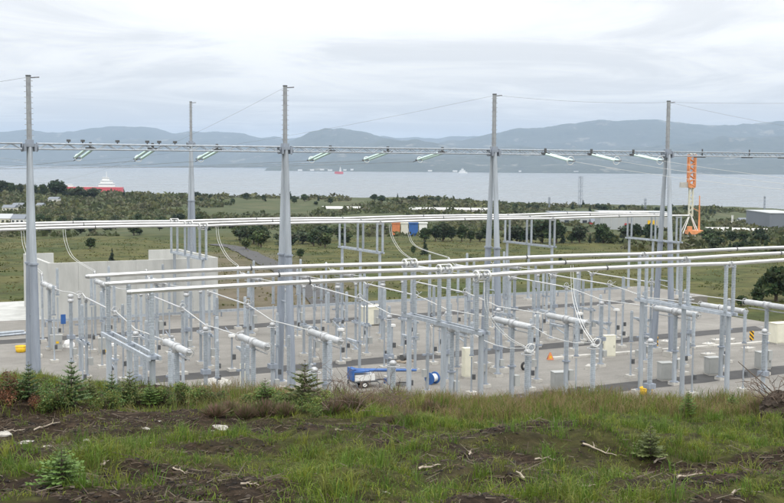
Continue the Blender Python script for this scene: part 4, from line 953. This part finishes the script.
for x, y, h, k in ((56, 199, 19, 1), (44, 197, 13, 0), (34, 198, 12, 1), (12, 197, 12, 0), (2, 197, 14, 1), (124, 200, 10, 2), (72, 199, 9, 4), (79, 200, 13, 4), (86, 200, 8, 1), (93, 200, 12, 4), (66, 199, 8, 1), (20, 196, 11, 4), (-6, 198, 14, 0)):
    plant_tree(x, y, h, k, 'rounded tree on the ridge near the red ship' if h < 19 else 'big dark rounded tree on the ridge, taller than its neighbours, by the red ship', 'ridge trees near the red ship' if h < 19 else None, dep=830, wid=1.2)
for k in range(60):
    x = random.uniform(190, 720); y0 = np.interp(x, [190, 330, 395, 480, 560, 640, 720], [202, 203, 201, 207, 211, 213, 214]); plant_tree(x, y0, random.uniform(4, 8.5), random.choice((0, 1, 2)), 'small tree standing out on the ridge skyline before the fjord', 'skyline trees on the ridge', dep=random.uniform(820, 900), wid=1.3)
for x, y, h in ((776, 302, 38), (757, 305, 20), (762, 300, 24), (741, 306, 12), (790, 300, 30)): plant_tree(x, y, h, random.choice((0, 1)), 'bush growing just outside the crane-side yard edge', 'bushes outside the yard edge', name='bush', wid=1.2)
for x, y, h in ((425, 255, 16), (413, 254, 9), (112, 262, 14), (300, 258, 10), (90, 249, 12), (560, 262, 6), (470, 262, 6)): plant_tree(x, y, h, 2 if h > 12 else 0, 'lone bush standing in the open meadow', 'lone bushes in the meadow', name='bush', wid=1.1)
# scrub covering the land between meadow and ridge
rng = np.random.default_rng(5)
nC = 12000; v = 300+680*rng.random(nC)**1.0; u = (rng.random(nC)*1.5-.75)*v*.78
dens = fbm(u/90+5, v/120, 4); kk = (dens > np.interp(v, [300, 380, 420], [.58, .50, .44]))
u, v = u[kk], v[kk]; X, Y = xy(u, v); Z = terrain(X, Y); s = (.9+2.2*rng.random(len(u))**2)*(1+.4*(v > 700))
nl = 22; d = rng.normal(size=(len(u), nl, 3)); d /= np.linalg.norm(d, axis=2, keepdims=True); d[..., 2] = np.abs(d[..., 2])
P = (np.stack([X, Y, Z], -1)[:, None]+d*(rng.random((len(u), nl, 1))**.4)*s[:, None, None]*np.array([1.7, 1.7, .9])).reshape(-1, 3)
base = np.array([(.074, .090, .034), (.066, .080, .034), (.10, .104, .04), (.092, .092, .048)])[rng.integers(0, 4, len(u))]
tint = (base[:, None]*(.75+.5*rng.random((len(u), nl, 1)))).reshape(-1, 3)
V_, F_, C_ = quads(P, np.repeat(s*.55, nl), rng, tint)
tag(obj('scrub', np_mesh('scrub', V_, F_, M['leaf'], False, C_)), 'low mixed scrub covering the land toward the fjord', 'scrub', kind='stuff')
# tufty growth on the meadow
nC = 3500; v = 128+260*rng.random(nC)**.8; u = (rng.random(nC)*1.4-.7)*v*.7; X, Y = xy(u, v)
kk = ~in_poly(X, Y, YARD) & ~((X > 14) & (X < 50) & (Y < 155)); X, Y, v = X[kk], Y[kk], v[kk]; Z = terrain(X, Y); nl = 7
d = rng.normal(size=(len(X), nl, 3)); d[..., 2] = np.abs(d[..., 2])*.2
P = (np.stack([X, Y, Z], -1)[:, None]+d*(.35+.5*rng.random((len(X), 1, 1)))).reshape(-1, 3)
bi = (fbm(X/18, Y/18, 3)*4).astype(int).clip(0, 3); base = np.array([(.07, .09, .027), (.085, .10, .032), (.125, .12, .043), (.08, .095, .03)])[bi]
tint = (base[:, None]*(.88+.24*rng.random((len(X), nl, 1)))).reshape(-1, 3)
V_, F_, C_ = quads(P, np.full(len(P), .26), rng, tint)
tag(obj('meadow_grass', np_mesh('meadow_grass', V_, F_, M['grass'], False, C_)), 'tufted yellowish grass covering the meadow', 'grass', kind='stuff')

# ---- foreground grass blades
def blades(X, Y, H, W, lean, tint, tipt, rng):
    n = len(X); Z = terrain(X, Y); a = rng.random(n)*6.283; b = rng.random(n)*6.283
    dx, dy = np.cos(a), np.sin(a); lx, ly = np.cos(b)*lean*H, np.sin(b)*lean*H
    B = np.stack([X, Y, Z-.02], -1); w = np.stack([dx, dy, 0*dx], -1)*(W/2)[:, None]
    mid = B+np.stack([lx*.3, ly*.3, H*.6], -1); tip = B+np.stack([lx, ly, H*(1-.35*lean)], -1)
    V = np.stack([B-w, B+w, mid+w*.75, mid-w*.75, tip], 1).reshape(-1, 3); o = (np.arange(n)*5)[:, None]
    F = np.concatenate([o+np.array([0, 1, 2]), o+np.array([0, 2, 3]), o+np.array([3, 2, 4])], 0)
    C = np.stack([tint*.9, tint*.9, tint, tint, tipt], 1).reshape(-1, 3)
    return V, F, C
def tufts(nt_, vr, per, hr, wr, lean, spread, mask, pal, tip, seed, urange=.47):
    rng = np.random.default_rng(seed)
    v = vr[0]+(vr[1]-vr[0])*rng.random(nt_); u = (rng.random(nt_)*2-1)*urange*v; X, Y = xy(u, v)
    kp = rng.random(nt_) < mask(X, Y, u, v); X, Y = X[kp], Y[kp]; n = len(X)
    c = np.array(pal)[rng.integers(0, len(pal), n)]; th = rng.random(n)
    k = np.repeat(np.arange(n), per); N_ = len(k)
    rr = np.abs(rng.normal(size=N_))*spread; a = rng.random(N_)*6.283
    H = (hr[0]+(hr[1]-hr[0])*th[k])*(.55+.6*rng.random(N_))
    tint = c[k]*(.6+.65*rng.random(N_))[:, None]
    tp = tint*(1-tip[1])+np.array(tip[0])*tip[1]
    return blades(X[k]+np.cos(a)*rr, Y[k]+np.sin(a)*rr, H, wr[0]+(wr[1]-wr[0])*rng.random(N_), lean*(.3+rng.random(N_)), tint, tp, rng)
GREEN = [(.115, .18, .022), (.155, .215, .028), (.075, .13, .02), (.20, .225, .036), (.15, .165, .04)]
STRAW = [(.27, .21, .11), (.19, .165, .06), (.23, .16, .09), (.15, .16, .05)]
def px_of(u, v): return 392+u/v*1151
parts = [
    tufts(22000, (9.5, 27), 12, (.035, .12), (.006, .012), .9, .10, lambda X, Y, u, v: .14+.86*(1-soil_mask(X, Y))**1.5*sstep(.28, .5, fbm(X/.5, Y/.5, 3)), GREEN+[(.12, .11, .05)], ((.16, .15, .06), .35), 1),
    tufts(5600, (10, 26), 24, (.14, .30), (.006, .011), .8, .09, lambda X, Y, u, v: (1-soil_mask(X, Y))*sstep(.42, .6, fbm(X/1.3+9, Y/1.3, 3)), GREEN, ((.15, .17, .05), .4), 2),
    tufts(6500, (20.5, 29), 16, (.24, .50), (.005, .010), .55, .10, lambda X, Y, u, v: sstep(150, 240, px_of(u, v))*(.35+.65*fbm(X/1.5, Y/1.5, 3)), GREEN[:3]+STRAW, ((.27, .16, .10), .8), 3),
    tufts(2600, (19, 30), 14, (.15, .30), (.006, .011), .7, .12, lambda X, Y, u, v: sstep(260, 150, px_of(u, v))*.9, GREEN+STRAW[1:2], ((.15, .13, .06), .5), 4),
    tufts(900, (10, 20), 26, (.18, .34), (.006, .010), .6, .07, lambda X, Y, u, v: .35*(1-soil_mask(X, Y)), [(.10, .18, .028), (.12, .20, .034)], ((.18, .24, .06), .5), 5)]
Vs, Fs, Cs, o = [], [], [], 0
for V_, F_, C_ in parts: Vs.append(V_); Fs.append(F_+o); Cs.append(C_); o += len(V_)
tag(obj('grass', np_mesh('grass', np.concatenate(Vs), np.concatenate(Fs), M['grass'], False, np.concatenate(Cs))), 'tussocky green and straw grass covering the bank', 'grass', kind='stuff')
# litter of twigs and peat clods on the bare soil
rng = np.random.default_rng(21)
n = 16000; v = 9.5+17*rng.random(n); u = (rng.random(n)*2-1)*.47*v; X, Y = xy(u, v); kp = rng.random(n) < soil_mask(X, Y)*.9+.05; X, Y = X[kp], Y[kp]; n = len(X)
a = rng.random(n)*6.283; L = .04+.2*rng.random(n)**3; D = np.stack([np.cos(a), np.sin(a), (rng.random(n)-.35)*.7], -1)*L[:, None]; P = np.stack([X, Y, terrain(X, Y)+.015], -1)
S_ = np.stack([-np.sin(a), np.cos(a), 0*a], -1)*.006; U_ = np.array([0, 0, .008])
V_ = np.stack([P-S_, P+S_, P+U_, P+D-S_*.5, P+D+S_*.5, P+D+U_*.6], 1).reshape(-1, 3); o = (np.arange(n)*6)[:, None]
F_ = np.concatenate([o+np.array(q) for q in ((0, 1, 4, 3), (1, 2, 5, 4), (2, 0, 3, 5))], 0)
tw = np.array([(.12, .09, .06), (.08, .058, .04), (.19, .16, .12), (.10, .07, .05)])[rng.integers(0, 4, n)]
tag(obj('twig_litter', np_mesh('twig_litter', V_, F_, M['grass'], False, np.repeat(tw, 6, 0))), 'litter of dry twigs strewn over the bare peat', 'litter', kind='stuff')
n = 20000; v = 9.5+17*rng.random(n); u = (rng.random(n)*2-1)*.47*v; X, Y = xy(u, v); kp = rng.random(n) < soil_mask(X, Y)**1.5; X, Y = X[kp], Y[kp]; n = len(X)
s = .010+.035*rng.random(n)**2.5; Oc = np.array([(1.2, 0, 0), (0, 1.2, 0), (-1.2, 0, 0), (0, -1.2, 0), (0, 0, .5), (0, 0, -.5)])
V_ = (np.stack([X, Y, terrain(X, Y)], -1)[:, None]+Oc[None]*s[:, None, None]*(.6+.8*rng.random((n, 6, 1)))).reshape(-1, 3); o = (np.arange(n)*6)[:, None]
F_ = np.concatenate([o+np.array(q) for q in ((0, 1, 4), (1, 2, 4), (2, 3, 4), (3, 0, 4), (1, 0, 5), (2, 1, 5), (3, 2, 5), (0, 3, 5))], 0)
cc = np.array([(.022, .016, .012), (.04, .03, .022), (.075, .058, .045), (.016, .012, .009)])[rng.integers(0, 4, n)]
tag(obj('peat_clods', np_mesh('peat_clods', V_, F_, M['grass'], True, np.repeat(cc, 6, 0))), 'crumbled dark peat clods on the bare soil', 'peat', kind='stuff')

# ---- spruce saplings, bushes, heather
def sapling_mesh(H, seed, base, dense=1.):
    rg = np.random.default_rng(seed); st = MB(); st.path([(0, 0, -.05), (.01*H, 0, H*.5), (0, 0, H)], [.018*H+.004, .012*H+.002, .002], 6)
    P, D, T = [], [], []
    lv = int(9*dense)
    for j in range(lv):
        f = j/(lv-1); z = H*(.08+.9*f); R = H*(.42*(1-f)**.85+.03); nb = int(7+3*rg.random())
        for b in range(nb):
            a = 6.283*b/nb+rg.random()*.8; Lb = R*(.75+.4*rg.random()); rise = .12+.45*f
            d = np.array([math.cos(a), math.sin(a), rise]); st.path([(0, 0, z), tuple(d*Lb+np.array([0, 0, z]))], [.006*H+.001, .001], 3, caps=False)
            side = np.array([-math.sin(a), math.cos(a), 0])
            ns = max(3, int(Lb/(.03*H)))
            for k in range(ns):
                q = (k+.6)/ns
                for s in (-1, 1):
                    p = np.array([0, 0, z])+d*Lb*q; P.append(p); D.append((side*s*.8+d*.7+np.array([0, 0, .15*rg.normal()]))*Lb*.34*(1.1-q*.6)); T.append(1+.5*(q-.4)+.3*(rg.random()-.5))
    P = np.array(P); D = np.array(D); T = np.array(T); n = len(P)
    Wd = np.cross(D, rg.normal(size=(n, 3))); Wd /= np.linalg.norm(Wd, axis=1, keepdims=True)+1e-9
    Dn = np.linalg.norm(D, axis=1, keepdims=True); Wd *= np.minimum(Dn*.28, .02*H+.004)
    V_ = np.stack([P, P+D*.5+Wd, P+D, P+D*.5-Wd], 1).reshape(-1, 3); F_ = np.arange(4*n).reshape(n, 4)
    C_ = np.repeat(np.array(base)[None]*T[:, None], 4, 0)
    return st.mesh('stem', M['bark']), np_mesh('needles', V_, F_, M['needle'], False, C_)
SAP = [sapling_mesh(1., 31, (.085, .135, .05)), sapling_mesh(1., 32, (.115, .19, .05), 1.2), sapling_mesh(1., 33, (.105, .13, .045))]
def sapling(px, py, hpx, k, label, group=None, wid=1.):
    p = ground_at(px, py, 60); dist = p[0]*VS+p[1]*VC; h = hpx*dist/1151.
    r = empty('spruce_sapling', p, label, 'sapling', group, random.random()*6.28); r.scale = (h*wid, h*wid, h); obj('stem', SAP[k][0], r); obj('needles', SAP[k][1], r); return r
sapling(62, 487, 44, 1, 'bright green spruce sapling alone on the bare peat slope', wid=1.45)
sapling(72, 404, 46, 0, 'dark spruce sapling poking above the bushes, tallest by the enclosure mast', wid=.9)
sapling(29, 400, 38, 0, 'dark spruce sapling standing at the foot of the enclosure-side mast', wid=.9)
sapling(90, 404, 30, 2, 'small spruce sapling between the two taller dark ones', wid=.9)
sapling(48, 402, 26, 1, 'light green spruce sapling between the mast foot and the tallest one', wid=1.)
sapling(112, 405, 34, 0, 'dark spruce sapling just ahead of the tube bus ends', wid=.95)
sapling(8, 402, 30, 2, 'dull spruce sapling among the rusty bushes', wid=1.)
sapling(150, 405, 24, 1, 'light green sapling under the outermost tube bus end', wid=1.1)
sapling(130, 404, 34, 2, 'dull green spruce sapling at the enclosure-side bus support', wid=1.)
sapling(305, 409, 50, 2, 'dark bushy spruce sapling beside the dry twig shrub', wid=1.1)
sapling(265, 408, 30, 1, 'light green sapling in front of the short cream cabinet', wid=1.2)
sapling(650, 458, 34, 2, 'small round olive sapling in the grass of the slope', wid=1.25)
sapling(688, 415, 26, 1, 'thin green sapling at the crest below the crane bay', wid=.8)
sapling(732, 414, 24, 1, 'thin green sapling at the crest, closer to the dark root mound', wid=.8)
def bush_mesh(seed, base, var, leaf=.05, n=1500):
    rg = random.Random(seed); lobes = []
    for k in range(9):
        a = rg.random()*6.28; rr = rg.random()*.55; q = .2+.16*rg.random(); lobes.append((math.cos(a)*rr, math.sin(a)*rr, .18+.5*rg.random(), q, q, q))
    st = MB()
    for k in range(9):
        a = rg.random()*6.28; rr = .15+.5*rg.random(); st.path([(0, 0, -.05), (math.cos(a)*rr*.5, math.sin(a)*rr*.5, .35), (math.cos(a)*rr, math.sin(a)*rr, .6+.45*rg.random())], [.014, .009, .003], 4)
    return st.mesh('stems', M['twig']), leaf_crown('leaves', n, lobes, leaf, base, var, seed, M['leaf'])
BUSH = [bush_mesh(41, (.115, .155, .045), .7), bush_mesh(42, (.09, .125, .04), .7), bush_mesh(43, (.16, .14, .06), .8), bush_mesh(44, (.21, .105, .06), .7), bush_mesh(45, (.14, .18, .05), .7)]
def bush(px, py, hpx, k, label, group, wid=1., name='leafy_bush'):
    p = ground_at(px, py, 60); dist = p[0]*VS+p[1]*VC; h = hpx*dist/1151.; r = empty(name, p, label, 'bush', group, random.random()*6.28); r.scale = (h*wid, h*wid, h)
    obj('stems', BUSH[k][0], r); obj('leaves', BUSH[k][1], r)
BN = ['mid-green', 'deep green', 'olive-brown', 'rust-brown', 'fresh light green']
for k in range(26):
    bk = random.choice((0, 1, 1, 4, 2)); hp = random.uniform(9, 23); bx = random.uniform(-30, 215); hp *= (1.25 if bx < 140 else 1)
    bush(bx, random.uniform(399, 412), hp, bk, ('low ' if hp < 22 else 'taller ')+BN[bk]+' leafy bush in the thicket below the '+('enclosure-side mast' if bx < 60 else 'tube bus ends'), BN[bk]+' bushes along the bank crest', 1.05)
for x, y, h in ((12, 400, 32), (4, 405, 22), (38, 408, 16)): bush(x, y, h, 3, 'rust-brown leafy bush among the green ones at the bank crest', 'rusty bushes along the crest', 1.)
for k in range(16): bush(random.uniform(215, 330), random.uniform(405, 416), random.uniform(10, 22), (0, 1, 4)[k % 3], 'low '+BN[(0, 1, 4)[k % 3]]+' bush between the saplings in front of the road bay', 'green bushes between the saplings', 1.2)
for x, y, h in ((690, 412, 17), (700, 414, 12), (735, 412, 18), (722, 414, 13), (748, 413, 14), (680, 414, 11)): bush(x, y, h, 4, 'bright green shrub poking up at the crest below the crane bay', 'bright shrubs below the crane bay', .8)
def heather_mesh(seed):
    rg = np.random.default_rng(seed); n = 1400; a = rg.random(n)*6.283; r0 = rg.random(n)**.6*.5; th = rg.random(n)
    B = np.stack([np.cos(a)*r0*.6, np.sin(a)*r0*.6, 0*a], -1); Tp = np.stack([np.cos(a)*r0*1.2, np.sin(a)*r0*1.2, (1-.9*r0)*(.25+.75*th)], -1); Tp += rg.normal(size=(n, 3))*.11
    W_ = rg.normal(size=(n, 3)); W_ *= .014/np.linalg.norm(W_, axis=1, keepdims=True); Md = B*.45+Tp*.55
    V_ = np.stack([B-W_*.5, B+W_*.5, Md+W_, Tp, Md-W_], 1)
    V4 = np.stack([B, Md+W_, Tp, Md-W_], 1).reshape(-1, 3); F_ = np.arange(4*n).reshape(n, 4)
    c = np.array([(.13, .10, .06), (.17, .12, .085), (.27, .16, .145), (.11, .12, .045), (.08, .10, .035)])[rg.integers(0, 5, n)]
    return np_mesh('shoots', V4, F_, M['leaf'], False, np.repeat(c, 4, 0))
HEA = [heather_mesh(51), heather_mesh(52)]
for i, (x, y, h, w) in enumerate(((265, 417, 22, 1.5), (246, 418, 16, 1.3), (285, 416, 17, 1.3), (215, 416, 16, 1.5), (228, 414, 17, 1.4), (410, 420, 14, 1.4), (395, 424, 12, 1.4), (350, 410, 20, 1.5), (372, 412, 20, 1.6), (392, 412, 18, 1.6), (332, 412, 16, 1.3), (760, 414, 20, 1.4), (745, 416, 14, 1.4), (430, 412, 14, 1.5))):
    p = ground_at(x, y, 60); dist = p[0]*VS+p[1]*VC; s = h*dist/1151.; r = empty('heather', p, ('wide ' if w > 1.45 else 'narrow ')+'brownish pink heather clump '+('beside the dry twig shrubs' if 320 < x < 400 else 'near the dark root mound' if x > 700 else 'by the tall grass past the blue drum' if x > 400 else 'between the saplings and bare peat'), 'heather', 'heather clumps on the bank', random.random()*6); r.scale = (s*w, s*w, s)
    MB().tube((0, 0, -.1), (.02, 0, .4), .03, .01, 5).build('root_stem', M['twig'], r); obj('shoots', HEA[i % 2], r)
# dry twig shrub and dead branches
def branchy(p0, d0, L, r0, depth, rg, out):
    pts = [Vector(p0)]; d = Vector(d0).normalized(); n = 4
    for k in range(n):
        d = (d+Vector((rg.gauss(0, .22), rg.gauss(0, .22), rg.gauss(0, .14)))).normalized(); pts.append(pts[-1]+d*L/n)
        if depth and k: branchy(pts[-1], d+Vector((rg.gauss(0, .8), rg.gauss(0, .8), rg.gauss(.1, .5))), L*rg.uniform(.4, .65), r0*.6, depth-1, rg, out)
    out.path([tuple(q) for q in pts], [max(.002, r0*(1-.75*k/n)) for k in range(n+1)], 4)
for i, (x, y, L, lab) in enumerate(((330, 415, .62, 'dry bare twig shrub beside the dark bushy sapling'), (352, 415, .62, 'dry bare twig shrub below the blue lift'), (376, 414, .78, 'dry bare twig shrub with branches reaching past the blue lift'), (395, 416, .6, 'dry bare twig shrub at the grassy end of the thicket'))):
    rg = random.Random(60+i); p = ground_at(x, y, 60); r = empty('twig_shrub', p, lab, 'shrub', 'dry twig shrubs')
    for k in range(7):
        m = MB(); a = rg.random()*6.28; branchy((0, 0, -.03), (math.cos(a)*.55, math.sin(a)*.55, .9), L*rg.uniform(.7, 1.2), .011, 2, rg, m); m.build('branch', M['twig'], r)
def dead_branch(px, py, lpx, ang, label, group, m='deadwood', thick=.02, rise=.0):
    p = ground_at(px, py, 60); dist = p[0]*VS+p[1]*VC; L = lpx*dist/1151.; rg = random.Random(int(px*7+py))
    dx, dy = xy(math.cos(ang), math.sin(ang)); r = empty('dead_branch', (p[0], p[1], p[2]+thick*.6), label, 'branch', group)
    n = 6; pts = []
    for k in range(n+1):
        q = k/n-.5; X = p[0]+dx*L*q+rg.gauss(0, .01); Y = p[1]+dy*L*q+rg.gauss(0, .01); pts.append((X-p[0], Y-p[1], float(terrain(X, Y))-p[2]+thick*.5+rise*L*(q+.5)+rg.random()*.02))
    MB().path(pts, [thick*(1.1-.8*k/n) for k in range(n+1)], 6).build('limb', M[m], r)
    for k in (2, 4):
        a = Vector(pts[k]); d = Vector((rg.gauss(0, 1), rg.gauss(0, 1), .9)).normalized()*L*.22; MB().path([tuple(a), tuple(a+d*.5+Vector((.01, 0, 0))), tuple(a+d)], [thick*.5, thick*.35, thick*.15], 5).build('side_twig', M[m], r)
for x, y, l, a in ((48, 427, 26, .5), (105, 466, 14, 1.2), (180, 474, 18, -.5), (340, 432, 14, 1.0), (600, 455, 34, -.35), (545, 462, 26, .6), (430, 470, 22, -.2), (690, 478, 30, .3), (470, 455, 16, 1.4), (250, 486, 18, .2), (585, 489, 24, -.6), (735, 494, 22, .9), (520, 478, 18, 1.9), (15, 433, 22, .1), (150, 446, 12, .9), (660, 462, 20, .8)):
    dead_branch(x, y, l, a, ('long ' if l > 21 else 'short ')+'bleached dead branch lying '+('on the bare peat by the bright sapling' if x < 200 else 'in the grass below the blue lift' if x < 480 else 'on the slope by the olive sapling'), 'dead branches on the bank', thick=random.uniform(.010, .018))
# pale stones
for i, (x, y, w, h) in enumerate(((4, 436, 16, 6), (28, 443, 22, 5), (48, 447, 18, 4), (86, 441, 12, 5), (145, 429, 12, 4), (220, 429, 24, 5), (212, 431, 12, 3), (160, 422, 8, 3), (380, 491, 20, 4), (398, 489, 10, 3), (545, 500, 10, 3), (442, 472, 8, 2), (103, 461, 9, 3))):
    p = ground_at(x, y, 60); dist = p[0]*VS+p[1]*VC; k = dist/1151.
    lump('pale_stone', p[0], p[1], w*k*.5, w*k*.32, h*k, M['stone'], 'flat pale stone half sunk in the dark peat', 'stone', 70+i, p[2], 'pale stones in the peat', 10, 4, .45, rz=-YAW)
# uprooted mound at the edge
p = ground_at(778, 418, 60); r = empty('root_mound', p, 'dark uprooted root mound with stray roots at the bank edge', 'root mound')
mo = lump('mound', 0, 0, .36, .3, .5, M['peat'], None, None, 91, 0, None, 30, 14, .34); mo.parent = r
rg = random.Random(5)
for k in range(26):
    a = rg.random()*6.28; m = MB(); branchy((math.cos(a)*.2, math.sin(a)*.18, .2+.25*rg.random()), (math.cos(a), math.sin(a), .5+rg.random()*.4), .42, .012, 1, rg, m); m.build('root', M['twig'], r)
m = MB(); m.path([tuple(Vector((0, 0, .35))), (-.3*VC, .3*VS, .62), (-.75*VC, .75*VS, 1.0)], [.014, .011, .006], 5).build('long_root', M['twig'], r)
